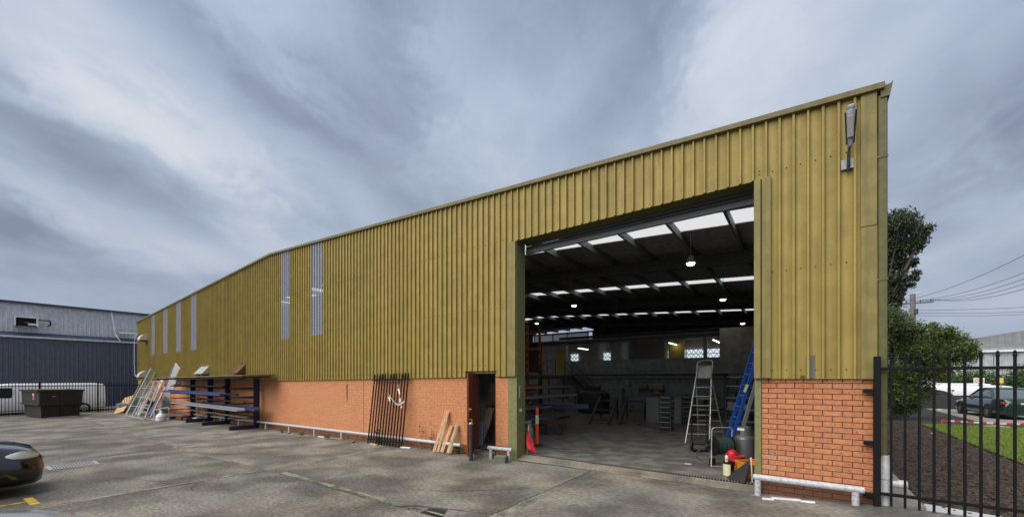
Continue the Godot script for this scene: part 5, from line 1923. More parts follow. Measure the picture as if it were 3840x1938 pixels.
func cylinder(label: String, p: Vector3, r: float, h: float) -> void:
	var t := thing("gas_cylinder", label, "gas cylinder", p)
	var mb := MB.new()
	mb.lathe(Transform3D(Basis.IDENTITY, p), [Vector2(0, .03), Vector2(r * .78, .02), Vector2(r * .98, .08), Vector2(r, .12), Vector2(r, h * .68), Vector2(r * .95, h * .72), Vector2(r * .7, h * .77), Vector2(0, h * .79)], 20)
	part(t, "body", mb, M.cylinder_grey)
	mb = MB.new()
	mb.lathe(Transform3D(Basis.IDENTITY, p), [Vector2(r * .8, 0), Vector2(r * .8, .05)], 20)
	part(t, "foot_ring", mb, M.cylinder_grey)
	mb = MB.new()
	for k in 20:
		if k % 10 < 7:
			var a := TAU * k / 20
			var b := TAU * (k + 1) / 20
			mb.bar(p + Vector3(cos(a) * r * .66, h * .88, sin(a) * r * .66), p + Vector3(cos(b) * r * .66, h * .88, sin(b) * r * .66), .008, h * .22)
	mb.lathe(Transform3D(Basis.IDENTITY, p + Vector3(0, h * .98, 0)), [Vector2(r * .64, -.012), Vector2(r * .70, 0), Vector2(r * .64, .012)], 20)
	part(t, "collar", mb, M.cylinder_grey)
	mb = MB.new()
	mb.tube(p + Vector3(0, h * .78, 0), p + Vector3(0, h * .9, 0), .025)
	mb.tube(p + Vector3(-.06, h * .88, 0), p + Vector3(.06, h * .88, 0), .02)
	part(t, "valve", mb, M.rusty)
	mb = MB.new()
	mb.box(p + Vector3(-r * .3, h * .93, r * .66), Vector3(r * .8, .05, .01), Basis(Vector3.UP, -.4))
	part(t, "tag", mb, M.white_plastic)
func inside() -> void:
	var F := .05
	high_bay(Vector3(-2.7, 5.35, -4.8), "lit high bay pendant light closest to the big doorway")
	high_bay(Vector3(-2.8, 5.35, -11.5), "lit high bay pendant light above the grey office box")
	high_bay(Vector3(-9.1, 5.5, -9.7), "lit high bay pendant light above the green tank")
	high_bay(Vector3(-14.4, 5.6, -14.6), "lit high bay pendant light before the high back windows")
	high_bay(Vector3(-2.8, 5.1, -18.6), "lit high bay pendant light beyond the mezzanine office")
	# mezzanine office with a band of windows
	var Z := -16.4
	var t := thing("office_block", "dark grey mezzanine office block with a long band of windows", "office", Vector3(-7.5, F, Z - 2))
	var mb := MB.new()
	mb.box(Vector3(-7.4, 1.20, Z), Vector3(18.6, 2.30, .16))
	mb.box(Vector3(-7.0, 2.75, Z), Vector3(12.6, .72, .16))
	mb.box(Vector3(-7.0, 4.33, Z), Vector3(12.6, .22, .16))
	mb.box(Vector3(-15.0, 3.45, Z - .3), Vector3(3.6, 2.2, .16))
	part(t, "front_wall", mb, M.office_wall)
	mb = MB.new()
	mb.box(Vector3(-7.4, 4.5, Z - 2.3), Vector3(18.6, .12, 4.7))
	part(t, "roof_slab", mb, M.steel_dark)
	mb = MB.new()
	mb.box(Vector3(-7.4, 2.24, Z - 2.3), Vector3(18.4, .14, 4.3))
	part(t, "upper_floor", mb, M.office_wall)
	mb = MB.new()
	mb.box(Vector3(-7.4, 2.25, Z - 4.5), Vector3(18.6, 4.4, .12))
	part(t, "rear_wall", mb, M.office_wall)
	for x in [-13.2, -9.75, -4.4, -.9]:
		mb = MB.new()
		mb.box(Vector3(x, 3.66, Z), Vector3(.16 if x != -9.75 else .30, 1.12, .18))
		part(t, "window_post", mb, M.office_wall)
	for q in [[-13.1, -9.92], [-9.58, -7.0], [-7.0, -4.5], [-4.3, -1.0]]:
		mb = MB.new()
		mb.box(Vector3((q[0] + q[1]) / 2, 3.66, Z), Vector3(q[1] - q[0], 1.10, .008))
		part(t, "window_pane", mb, M.window_glass)
	mb = MB.new()
	mb.box(Vector3(-8.3, 3.5, Z - 1.8), Vector3(2.4, 2.2, .06))
	part(t, "partition", mb, M.door_brown)
	mb = MB.new()
	mb.box(Vector3(-6.5, 3.4, Z - 2.4), Vector3(1.0, 2.1, .06))
	part(t, "yellow_door", mb, M.door_yellow)
	mb = MB.new()
	mb.box(Vector3(-13.55, 3.05, Z - .12), Vector3(.75, 1.6, .05))
	part(t, "yellow_door", mb, M.door_yellow)
	mb = MB.new()
	mb.box(Vector3(-16.0, 3.3, Z - .12), Vector3(1.5, 2.0, .08))
	part(t, "brown_door", mb, M.door_brown)
	# patterned windows at the back of the office whose panels glow by themselves in place of daylight
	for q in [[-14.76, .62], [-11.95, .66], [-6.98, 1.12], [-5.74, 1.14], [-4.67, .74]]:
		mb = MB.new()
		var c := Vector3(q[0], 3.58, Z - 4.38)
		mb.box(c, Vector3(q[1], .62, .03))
		var wn := part(t, "glow_window", mb, M.window_glow)
		mb = MB.new()
		var n := int(q[1] / .28)
		for k in n + 1:
			var x: float = c.x - q[1] / 2 + q[1] * k / n
			var dx: float = q[1] / n
			for r in 2:
				var y := c.y - .31 + r * .31
				if k < n:
					mb.bar(Vector3(x, y, c.z + .03), Vector3(x + dx / 2, y + .31, c.z + .03), .03, .04, Vector3.BACK)
					mb.bar(Vector3(x + dx / 2, y + .31, c.z + .03), Vector3(x + dx, y, c.z + .03), .03, .04, Vector3.BACK)
		for r in 3:
			mb.box(c + Vector3(0, -.31 + .31 * r, .03), Vector3(q[1], .035, .03))
		part(wn, "lattice", mb, M.steel_dark)
	for q in [[-12.55, 4.02, 1.6], [-6.5, 4.07, 3.6], [-4.1, 4.12, 3.0]]:
		var a := Vector3(q[0], q[1], Z - .6)
		var b := Vector3(q[0], q[1], Z - .6 - q[2])
		t = thing("tube_light", ["lit tube light in the office over the stair end", "lit tube light slanting behind the office windows", "lit tube light in the office next to the grey box"][0 if q[0] < -10 else 1 if q[0] < -5 else 2], "light", (a + b) / 2)
		mb = MB.new()
		mb.bar(a + Vector3(0, .06, 0), b + Vector3(0, .06, 0), .12, .05)
		part(t, "housing", mb, M.white_plastic)
		mb = MB.new()
		mb.tube(a, b, .022, .022, 8)
		part(t, "tube", mb, M.tube_lit)
		var l := OmniLight3D.new()
		l.name = "lamp"
		l.light_energy = .07
		l.light_color = Color(1, .95, .88)
		l.light_size = .2
		l.omni_range = 9
		l.omni_attenuation = 2
		l.shadow_enabled = true
		t.add_child(l)
		l.position = Vector3(0, -.10, 0)
	# service pipes and cable tray along the office front
	for q in [[4.62, .5, .09, "thick dark duct along the top edge of the office"], [4.42, .7, .05, "thin grey pipe under the duct along the office top"], [2.16, .25, .05, "dark pipe along the bottom edge of the office front"], [1.98, .28, .04, "pale grey pipe under the office front, above the stairs"]]:
		mb = MB.new()
		mb.tube(Vector3(-13.4 if q[0] > 4 else -12.6, q[0], Z + q[1]), Vector3(-3.1 if q[0] > 4 else -3.2, q[0], Z + q[1]), q[2], q[2], 10)
		solo("service_pipe", mb, M.stock_grey if q[2] < .055 and q[0] != 2.16 else M.steel_dark, q[3], "pipe")
	# grey plant room box at the end
	t = thing("plant_box", "plain dark grey raised box room next to the office windows", "room", Vector3(-1.2, F, -13))
	mb = MB.new()
	mb.box(Vector3(-1.18, 3.18, -12.8), Vector3(3.66, 2.02, 1.6))
	part(t, "room", mb, M.office_wall)
	for x in [-2.85, .45]:
		mb = MB.new()
		mb.box(Vector3(x, 1.12, -12.8), Vector3(.14, 2.12, .14))
		part(t, "leg", mb, M.steel_dark)
	# stair and landing to the office
	t = thing("stair", "dark steel stair with handrails and landing up to the office", "stair", Vector3(-12.0, F, -15.4))
	mb = MB.new()
	mb.box(Vector3(-13.15, 2.13, -15.5), Vector3(1.3, .10, 1.4))
	part(t, "landing", mb, M.stock_grey)
	for z in [-15.0, -15.95]:
		mb = MB.new()
		mb.bar(Vector3(-12.5, 2.1, z), Vector3(-10.3, .08, z), .05, .22, Vector3(1, 1, 0))
		part(t, "stringer", mb, M.steel_dark)
		mb = MB.new()
		mb.path([Vector3(-12.5, 2.15, z), Vector3(-12.5, 3.1, z), Vector3(-10.4, 1.05, z), Vector3(-10.4, .08, z)], .03, 6)
		mb.tube(Vector3(-12.5, 2.65, z), Vector3(-10.4, .60, z), .02, .02, 6)
		part(t, "handrail", mb, M.steel_dark)
	for i in 10:
		mb = MB.new()
		mb.box(Vector3(-12.4 + i * .21, 1.92 - i * .195, -15.48), Vector3(.24, .04, .92))
		part(t, "tread", mb, M.steel_dark)
	for x in [-13.75, -13.1]:
		mb = MB.new()
		mb.tube(Vector3(x, 2.15, -14.85), Vector3(x, 3.12, -14.85), .025, .025, 6)
		part(t, "rail_post", mb, M.steel_dark)
	mb = MB.new()
	for y in [2.65, 3.12]:
		mb.tube(Vector3(-13.75, y, -14.85), Vector3(-13.1, y, -14.85), .022, .022, 6)
	part(t, "guard_rail", mb, M.steel_dark)
	for x in [-13.7, -12.6]:
		mb = MB.new()
		mb.box(Vector3(x, 1.06, -15.0), Vector3(.08, 2.05, .08))
		part(t, "leg", mb, M.steel_dark)
	# orange pallet racking: an upright frame by each edge of the doorway view
	for q in [[-9.72, -6.5, -1.0, 4.2, "orange slotted pallet rack upright behind the stored steel lengths"], [-1.2, -7.3, .9, 5.0, "tall orange pallet rack carrying stacked beams near the corner"]]:
		t = thing("pallet_rack", q[4], "pallet rack", Vector3(q[0], F, q[1]))
		for z in [0.0, -1.0]:
			for x in [0.0, q[2]]:
				mb = MB.new()
				mb.box(Vector3(q[0] + x, F + q[3] / 2, q[1] + z), Vector3(.10, q[3], .07))
				var u := part(t, "upright", mb, M.orange_rack)
				mb = MB.new()
				for k in int(q[3] / .32):
					mb.box(Vector3(q[0] + x, F + .2 + k * .32, q[1] + z + .036), Vector3(.045, .16, .004))
				part(u, "slots", mb, M.black_paint).set_meta("kind", "stuff")
		for y in [1.6, 3.3]:
			for z in [0.0, -1.0]:
				mb = MB.new()
				mb.box(Vector3(q[0] + q[2] / 2, y, q[1] + z), Vector3(absf(q[2]), .12, .05))
				part(t, "beam", mb, M.orange_rack)
	for i in 7:
		mb = MB.new()
		mb.box(Vector3(-.92 + .02 * (i % 3), 3.45 + i * .2, -7.4), Vector3(.55 + .06 * (i % 2), .12, .7), Basis.IDENTITY, .01)
		solo("stacked_beam", mb, M.rusty if i % 2 == 0 else M.orange_rack, "orange brown beam stacked on the tall pallet rack by the corner", "beam", "beams stacked on the pallet rack")
	# left store: cantilever rack with pipes and lengths
	t = thing("stock_rack", "dark steel stock rack loaded with pale lengths inside the doorway", "storage rack", Vector3(-7.9, F, -4.2))
	for z in [-3.3, -5.6]:
		mb = MB.new()
		mb.box(Vector3(-8.5, 1.2, z), Vector3(.12, 2.3, .12))
		part(t, "column", mb, M.steel_dark)
		for y in [.45, .85, 1.2, 1.55, 1.95]:
			mb = MB.new()
			mb.box(Vector3(-7.85, y, z), Vector3(1.3, .06, .06))
			part(t, "arm", mb, M.steel_dark)
	for i in 14:
		var lv: float = [.50, .90, 1.25, 1.60, 2.0][i % 5]
		var xx := -8.25 + floorf(i / 5.0) * .38 + .05 * (i % 2)
		mb = MB.new()
		if i % 3 == 0:
			mb.tube(Vector3(xx, lv + .03, -3.0 + .2 * (i % 4)), Vector3(xx + .2, lv + .03, -6.4), .045, .045, 8)
		else:
			mb.bar(Vector3(xx, lv + .02, -2.9 + .25 * (i % 3)), Vector3(xx + .1, lv + .02, -6.2), .10, .06)
		solo("stock_length", mb, M[["stock_grey", "timber_grey", "galvanised", "steel_dark", "pale_board"][(i * 2) % 5]], ["light grey steel", "weathered timber", "galvanised", "dark steel", "pale fibre"][(i * 2) % 5] + " length on the " + ["lowest", "second", "middle", "fourth", "top"][i % 5] + " arms of the indoor stock rack", "stock length", "lengths on the indoor stock rack")
	# low saw bench with stock
	t = thing("saw_bench", "low dark bench on two legs inside the doorway", "bench", Vector3(-6.9, F, -3.5))
	mb = MB.new()
	mb.bar(Vector3(-7.9, .46, -3.1), Vector3(-6.3, .46, -3.9), .30, .07)
	part(t, "top", mb, M.rusty)
	for p in [Vector3(-7.0, 0, -3.5), Vector3(-6.55, 0, -3.75), Vector3(-7.7, 0, -3.2)]:
		mb = MB.new()
		mb.box(Vector3(p.x, F + .19, p.z), Vector3(.09, .38, .09))
		part(t, "leg", mb, M.steel_dark)
	mb = MB.new()
	mb.bar(Vector3(-8.2, .93, -4.4), Vector3(-6.2, .93, -5.2), .34, .14)
	solo("blue_beam", mb, M.stock_blue, "blue painted beam end sticking out above the low bench", "beam")
	# orange delineator post
	var p := Vector3(-6.05, F, -1.52)
	t = thing("delineator_post", "bright orange safety post with white band just inside the doorway", "safety post", p)
	mb = MB.new()
	mb.lathe(Transform3D(Basis.IDENTITY, p), [Vector2(0, 0), Vector2(.18, 0), Vector2(.18, .02), Vector2(.08, .04), Vector2(.06, .05)], 16)
	part(t, "base", mb, M.tyre)
	mb = MB.new()
	mb.lathe(Transform3D(Basis.IDENTITY, p), [Vector2(.052, .04), Vector2(.048, .98), Vector2(.056, .985), Vector2(.056, 1.0), Vector2(.045, 1.02), Vector2(.035, 1.06), Vector2(0, 1.085)], 14)
	part(t, "post", mb, M.orange_plastic)
	mb = MB.new()
	mb.lathe(Transform3D(Basis.IDENTITY, p), [Vector2(.0525, .62), Vector2(.0515, .86)], 14)
	part(t, "reflective_band", mb, M.white_plastic)
	cylinder("pale gas cylinder standing behind the doorway post and red flag", Vector3(-5.80, F, -.72), .13, .80)
	# red flag leaning at the post
	t = thing("red_flag", "crumpled red cloth flag leaning against the doorway post", "flag", Vector3(-5.52, F, -.36))
	mb = MB.new()
	var fl := [Vector3(-5.56, .62, -.36), Vector3(-5.50, .50, -.34), Vector3(-5.44, .36, -.38), Vector3(-5.37, .20, -.36), Vector3(-5.31, F + .01, -.40)]
	var fr := [Vector3(-5.58, .58, -.30), Vector3(-5.58, .44, -.28), Vector3(-5.56, .30, -.25), Vector3(-5.50, .19, -.24), Vector3(-5.33, F + .01, -.36)]
	for i in 4:
		var m0: Vector3 = (fl[i] + fr[i]) / 2 + Vector3(.015, 0, .04)
		var m1: Vector3 = (fl[i + 1] + fr[i + 1]) / 2 + Vector3(.015, 0, .04)
		mb.quad(fl[i], fl[i + 1], m1, m0)
		mb.quad(m0, m1, fr[i + 1], fr[i])
	part(t, "cloth", mb, M.red_cloth)
	mb = MB.new()
	mb.tube(Vector3(-5.60, F, -.34), Vector3(-5.56, .78, -.36), .01)
	part(t, "stick", mb, M.timber)
	# dark green tank
	t = thing("storage_tank", "squat dark green storage tank standing before the office wall", "tank", Vector3(-9.4, F, -12.6))
	mb = MB.new()
	mb.lathe(Transform3D(Basis.IDENTITY, Vector3(-9.4, F, -12.6)), [Vector2(0, .03), Vector2(.80, .03), Vector2(.88, .12), Vector2(.90, .6), Vector2(.88, 1.05), Vector2(.78, 1.18), Vector2(.3, 1.26), Vector2(0, 1.27)], 22)
	part(t, "shell", mb, M.tank_green)
	for k in 3:
		mb = MB.new()
		mb.lathe(Transform3D(Basis.IDENTITY, Vector3(-9.4, F + .3 + k * .3, -12.6)), [Vector2(.89, -.02), Vector2(.915, 0), Vector2(.89, .02)], 22)
		part(t, "hoop", mb, M.tank_green)
	mb = MB.new()
	mb.box(Vector3(-9.7, F + 1.38, -12.6), Vector3(.3, .25, .3))
	mb.box(Vector3(-9.2, F + 1.36, -12.5), Vector3(.5, .2, .2))
	mb.tube(Vector3(-9.9, F + 1.3, -12.4), Vector3(-8.9, F + 1.5, -12.7), .04)
	part(t, "pump", mb, M.steel_dark)
	# folded steel frames on the floor
	for q in [[-6.8, -7.6, "dark welded steel frame lying tilted on the workshop floor"], [-5.7, -8.1, "second dark steel frame propped beside the tilted one"]]:
		t = thing("trolley_base", q[2], "steel trolley", Vector3(q[0], F, q[1]))
		for s in [0.0, 1.0]:
			mb = MB.new()
			var a := Vector3(q[0] - .3 + s * .75, F + .06, q[1] + .4 - s * .2)
			var b := a + Vector3(-.5, .95, -2.2)
			mb.bar(a, b, .09, .12)
			mb.bar(b, Vector3(b.x - .1, F, b.z - .3), .08, .08)
			part(t, "side_beam", mb, M.steel_dark)
		for k in 3:
			mb = MB.new()
			var a := Vector3(q[0] - .3, F + .06, q[1] + .4) + Vector3(-.5, .95, -2.2) * (.1 + k * .38)
			mb.bar(a, a + Vector3(.75, 0, -.2), .07, .07)
			part(t, "cross_beam", mb, M.steel_dark)
	# pale boards standing among shelving
	plank("plaster_board", "pale speckled board standing on edge before the dark shelves", "board", Vector3(-5.15, F, -9.45), Vector3(-5.2, 1.12, -9.6), .62, .03, "pale_board", Vector3(.9, 0, -.42))
	plank("plaster_board", "second pale board standing between two stacks of bins", "board", Vector3(-4.3, F, -9.65), Vector3(-4.35, 1.12, -9.8), .40, .03, "pale_board", Vector3(.9, 0, -.42))
	for q in [[-3.97, -6.95, 1.22, .40, 7, "stack of dark parts bins on the workshop floor"], [-3.75, -9.5, 1.15, .42, 6, "second stack of dark parts bins behind the step ladder"]]:
		t = thing("bin_rack", q[5], "parts rack", Vector3(q[0], F, q[1]))
		mb = MB.new()
		for x in [-.5, .5]:
			for z in [-.5, .5]:
				mb.box(Vector3(q[0] + x * q[3], F + q[2] / 2, q[1] + z * .4), Vector3(.03, q[2], .03))
		part(t, "frame", mb, M.steel_dark)
		for k in q[4]:
			mb = MB.new()
			var y: float = F + .06 + k * q[2] / q[4]
			mb.prism(PackedVector2Array([Vector2(-.18, y), Vector2(.16, y), Vector2(.24, y + .12), Vector2(-.18, y + .12)]), Transform3D(Basis(Vector3(0, 0, 1), Vector3(0, 1, 0), Vector3(-1, 0, 0)), Vector3(q[0] + q[3] * .46, 0, q[1])), q[3] * .92)
			var bn := part(t, "bin", mb, M.steel_dark)
			mb = MB.new()
			mb.box(Vector3(q[0], y + .10, q[1] + .235), Vector3(q[3] * .8, .025, .02))
			part(bn, "label_strip", mb, M.stock_grey)
	# notice board and boxes on the back wall
	t = thing("notice_sign", "blue sign with yellow half sun hanging on the office wall", "sign", Vector3(-6.95, 1.1, Z + .3))
	mb = MB.new()
	mb.box(Vector3(-6.95, 1.17, Z + .2), Vector3(.78, .20, .03))
	part(t, "sign_plate", mb, M.sign_blue)
	mb = MB.new()
	var hp := PackedVector2Array()
	for k in 13:
		var a := PI * k / 12
		hp.append(Vector2(cos(a) * .22, sin(a) * .15))
	mb.prism(hp, Transform3D(Basis.IDENTITY, Vector3(-7.0, 1.085, Z + .216)), .012)
	part(t, "half_sun", mb, M.sign_yellow)
	mb = MB.new()
	mb.box(Vector3(-6.95, 1.075, Z + .22), Vector3(.78, .02, .012))
	part(t, "border", mb, M.sign_white)
	for q in [[-6.95, 1.44, .75, .30, "pale_board", "pale carton on the shelf over the half sun sign"], [-7.75, 1.45, .52, .26, "cardboard", "dim carton on the shelf beside the pale carton"]]:
		mb = MB.new()
		mb.box(Vector3(q[0], q[1] - .0, Z + .28), Vector3(q[2], q[3], .30), Basis.IDENTITY, .01)
		solo("carton", mb, M[q[4]], q[5], "carton")
	mb = MB.new()
	mb.box(Vector3(-7.3, 1.275, Z + .26), Vector3(1.6, .03, .36))
	for x in [-8.0, -6.6]:
		mb.box(Vector3(x, 1.18, Z + .2), Vector3(.03, .18, .24))
	solo("wall_shelf", mb, M.steel_dark, "narrow wall shelf holding two cartons on the office wall", "shelf")
	# right hand shelving in the gloom
	t = thing("shelving", "crowded dark steel shelving under the grey box room", "shelving", Vector3(-1.6, F, -9.8))
	for x in [-2.4, -.6]:
		for z in [-9.4, -10.2]:
			mb = MB.new()
			mb.box(Vector3(x, F + 1.0, z), Vector3(.05, 2.0, .05))
			part(t, "post", mb, M.steel_dark)
	for y in [.3, .75, 1.2, 1.65, 2.0]:
		mb = MB.new()
		mb.box(Vector3(-1.5, y, -9.8), Vector3(1.85, .04, .85))
		part(t, "shelf", mb, M.stock_grey)
	rng.seed = 17
	for i in 16:
		var y: float = [.32, .77, 1.22, 1.67][i % 4]
		var h := rng.randf_range(.14, .32)
		mb = MB.new()
		mb.box(Vector3(-2.2 + (i / 4) * .46, y + h / 2, -9.6 + rng.randf_range(-.1, .08)), Vector3(rng.randf_range(.2, .38), h, .35), Basis.IDENTITY, .01)
		var kk := rng.randi() % 6
		solo("stored_carton", mb, M[["steel_dark", "cardboard", "stock_grey", "pale_board", "red_plastic", "steel_dark"][kk]], ["dark", "brown", "grey", "pale", "red", "dark"][kk] + " box of parts on the " + ["lowest", "second", "third", "upper"][i % 4] + " shelf of the crowded shelving", "box", "boxes on the crowded shelving")
	# platform step ladder
	t = thing("platform_ladder", "tall aluminium platform step ladder with top guard rail", "step ladder", Vector3(-2.45, F, -4.7))
	var L0 := Vector3(-2.76, F, -4.42)
	var L1 := Vector3(-2.16, F, -4.66)
	var T0 := Vector3(-2.62, 1.95, -5.15)
	var T1 := Vector3(-2.22, 1.95, -5.31)
	for q in [[L0, T0], [L1, T1]]:
		mb = MB.new()
		mb.bar(q[0], q[1], .03, .075, Vector3(0, .3, 1), .003)
		part(t, "stile", mb, M.aluminium)
	for q in [[Vector3(-2.7, F, -5.95), T0], [Vector3(-2.0, F, -6.2), T1]]:
		mb = MB.new()
		mb.bar(q[0], q[1], .03, .05, Vector3(0, .3, 1))
		part(t, "rear_stile", mb, M.aluminium)
	for k in 6:
		mb = MB.new()
		var u := (k + 1) / 7.0
		mb.bar(L0.lerp(T0, u), L1.lerp(T1, u), .09, .03, Vector3.UP, .003)
		part(t, "tread", mb, M.aluminium)
	for k in 5:
		mb = MB.new()
		var u := (k + .6) / 5.4
		mb.bar(Vector3(-2.7, F, -5.95).lerp(T0, u), Vector3(-2.0, F, -6.2).lerp(T1, u), .02, .025)
		part(t, "rear_brace", mb, M.aluminium)
	mb = MB.new()
	mb.bar((T0 + T1) / 2 + Vector3(0, .0, 0), (T0 + T1) / 2 + Vector3(.0, .36, -.12), .40, .015, Vector3(0, .3, 1))
	part(t, "platform", mb, M.pale_board)
	mb = MB.new()
	mb.path([T0, T0 + Vector3(.02, .46, -.1), T0 + Vector3(.08, .53, -.12), T1 + Vector3(-.06, .55, -.12), T1 + Vector3(.02, .50, -.1), T1], .016, 7)
	mb.tube(T0 + Vector3(.0, .38, -.08), T1 + Vector3(.0, .38, -.08), .012)
	part(t, "guard_rail", mb, M.aluminium)
	# hand truck before the ladder
	t = thing("hand_truck", "black steel hand truck standing before the platform ladder", "hand truck", Vector3(-2.2, F, -3.4))
	for q in [[Vector3(-2.36, F + .12, -3.32), Vector3(-2.42, F + 1.15, -3.62)], [Vector3(-2.02, F + .12, -3.48), Vector3(-2.08, F + 1.15, -3.78)]]:
		mb = MB.new()
		mb.tube(q[0], q[1], .018, .018, 8)
		part(t, "side_tube", mb, M.black_paint)
		mb = MB.new()
		mb.lathe(Transform3D(Basis(Vector3(0, 0, 1), -PI / 2) , Vector3(q[0].x, F + .12, q[0].z)), [Vector2(0, -.025), Vector2(.12, -.025), Vector2(.125, 0), Vector2(.12, .025), Vector2(0, .025)], 16)
		part(t, "wheel", mb, M.tyre)
	for k in 4:
		mb = MB.new()
		var u := k / 3.0
		mb.tube(Vector3(-2.36, F + .16, -3.33).lerp(Vector3(-2.42, F + 1.13, -3.61), u), Vector3(-2.02, F + .16, -3.49).lerp(Vector3(-2.08, F + 1.13, -3.77), u), .014)
		part(t, "cross_tube", mb, M.black_paint)
	mb = MB.new()
	mb.box(Vector3(-2.14, F + .02, -3.26), Vector3(.40, .012, .24), Basis(Vector3.UP, .42))
	part(t, "toe_plate", mb, M.black_paint)
	# hose reel cart
	t = thing("hose_reel", "chrome framed hose reel cart wound with green hose", "hose reel", Vector3(-1.45, F, -1.75))
	var hx := Vector3(.82, 0, -.57).normalized()
	var c := Vector3(-1.42, F + .42, -1.78)
	mb = MB.new()
	mb.path([c - hx * .20 + Vector3(.02, -.40, .30), c - hx * .22 + Vector3(0, -.1, .05), c - hx * .22 + Vector3(0, .36, 0), c - hx * .17 + Vector3(0, .40, 0), c + hx * .17 + Vector3(0, .40, 0), c + hx * .22 + Vector3(0, .35, 0), c + hx * .20 + Vector3(0, -.2, .05)], .014, 7)
	mb.path([c - hx * .20 + Vector3(.02, -.40, .30), c + hx * .10 + Vector3(.02, -.405, .30), c + hx * .2 + Vector3(0, -.36, .2)], .014, 7)
	part(t, "handle_frame", mb, M.aluminium)
	mb = MB.new()
	var hb := Basis(hx.cross(Vector3.UP), hx, Vector3.UP)
	for k in 8:
		mb.lathe(Transform3D(hb, c + hx * (-.15 + k * .043)), [Vector2(.15, -.02), Vector2(.185 + .012 * (k % 2), 0), Vector2(.15, .02)], 18)
	part(t, "hose", mb, M.hose_green)
	for s in [-1.0, 1.0]:
		mb = MB.new()
		mb.lathe(Transform3D(hb, c + hx * s * .185), [Vector2(0, -.01), Vector2(.21, -.01), Vector2(.22, 0), Vector2(.21, .01), Vector2(0, .01)], 18)
		part(t, "drum_side", mb, M.black_paint)
	mb = MB.new()
	mb.box(Vector3(-1.60, F + .07, -1.70), Vector3(.10, .14, .16))
	part(t, "foot", mb, M.black_paint)
	mb = MB.new()
	var hp2 := []
	for k in 9:
		var a := PI * k / 8
		hp2.append(c - hx * (.24 + .30 * sin(a)) + Vector3(0, .05 - .46 * k / 8.0, .1))
	mb.path(hp2, .010, 6)
	part(t, "loose_hose", mb, M.hose_green)
	# blue extension ladder
	t = thing("extension_ladder", "bright blue fibreglass extension ladder leaning on the inner side wall", "ladder", Vector3(-1.66, F, -4.65))
	var la := Vector3(-1.78, F, -4.80)
	var lb := Vector3(-1.62, F, -4.55)
	var lu := (pz(2829, 1344, -5.4) - pg(2735, 1662, F)) * 1.4
	var wd := Vector3(.02, 0, -.03)
	for q in [[la, "blue_ladder"], [lb, "blue_ladder"], [lb + Vector3(.16, 0, -.05), "stock_grey"]]:
		mb = MB.new()
		mb.bar(q[0], q[0] + lu, .10, .035, Vector3(.55, 0, 1).cross(lu).cross(lu) * -1.0, .006)
		part(t, "rail", mb, M[q[1]])
	for k in 11:
		mb = MB.new()
		var u := (k + .7) / 11.5
		mb.tube(la + lu * u, lb + lu * u, .016)
		part(t, "rung", mb, M.aluminium)
	mb = MB.new()
	mb.box(lb + lu * .47 + Vector3(-.03, 0, .065), Vector3(.07, .22, .012), Basis(Vector3(0, 0, 1), -.33))
	part(t, "label", mb, M.cream_paint)
	cylinder("grey forklift gas cylinder standing behind the pink tub and crate", Vector3(-1.03, F, -2.15), .19, .84)
	# tub, helmet, bottle, bucket, crate, carton
	t = thing("tub", "pink plastic tub standing beside the yellow crate", "tub", Vector3(-1.10, F, -1.62))
	mb = MB.new()
	var tub := []
	for q in [[.0, .11], [.08, .13], [.19, .165], [.21, .175]]:
		var row := PackedVector3Array()
		for k in 16:
			var a := TAU * k / 16
			row.append(Vector3(-1.12 + cos(a) * q[1], F + .08 + q[0], -1.50 + sin(a) * q[1]))
		tub.append(row)
	mb.loft(tub)
	part(t, "shell", mb, M.pink_plastic)
	mb = MB.new()
	mb.box(Vector3(-1.08, F + .04, -1.48), Vector3(.40, .08, .3), Basis(Vector3.UP, .4), .01)
	solo("carton", mb, M.cardboard, "brown carton under the pink tub", "carton")
	t = thing("hard_hat", "red safety helmet resting on the pink tub", "helmet", Vector3(-1.19, F + .25, -1.52))
	mb = MB.new()
	mb.lathe(Transform3D(Basis(Vector3(1, 0, 0), .5), Vector3(-1.19, F + .27, -1.52)), [Vector2(.14, 0), Vector2(.13, .02), Vector2(.108, .03), Vector2(.10, .07), Vector2(.075, .11), Vector2(.035, .13), Vector2(0, .135)], 16)
	part(t, "shell", mb, M.red_plastic)
	mb = MB.new()
	var bu := []
	for q in [[.0, .13, .11], [.22, .16, .13], [.24, .17, .14]]:
		bu.append(PackedVector3Array([Vector3(-.72 - q[1], F + q[0], -1.45 - q[2]), Vector3(-.72 + q[1], F + q[0], -1.45 - q[2]), Vector3(-.72 + q[1], F + q[0], -1.45 + q[2]), Vector3(-.72 - q[1], F + q[0], -1.45 + q[2])]))
	for i in 2:
		for k in 4:
			mb.qo(bu[i][k], bu[i][(k + 1) % 4], bu[i + 1][(k + 1) % 4], bu[i + 1][k], (bu[i][k] + bu[i][(k + 1) % 4]) / 2 - Vector3(-.72, F, -1.45))
	solo("tub", mb, M.pink_plastic, "second pink tub half hidden behind the doorway post", "tub")
	t = thing("paint_bucket", "cream paint bucket with black drips standing at the doorway edge", "bucket", Vector3(-1.17, F, -.86))
	mb = MB.new()
	mb.lathe(Transform3D(Basis.IDENTITY, Vector3(-1.17, F, -.86)), [Vector2(0, .0), Vector2(.098, .0), Vector2(.102, .24), Vector2(0, .24)], 18)
	part(t, "pail", mb, M.cream_paint)
	mb = MB.new()
	mb.lathe(Transform3D(Basis.IDENTITY, Vector3(-1.17, F, -.86)), [Vector2(.104, .225), Vector2(.108, .23), Vector2(.108, .26), Vector2(.10, .265), Vector2(.09, .25), Vector2(0, .25)], 18)
	part(t, "rim", mb, M.black_paint)
	mb = MB.new()
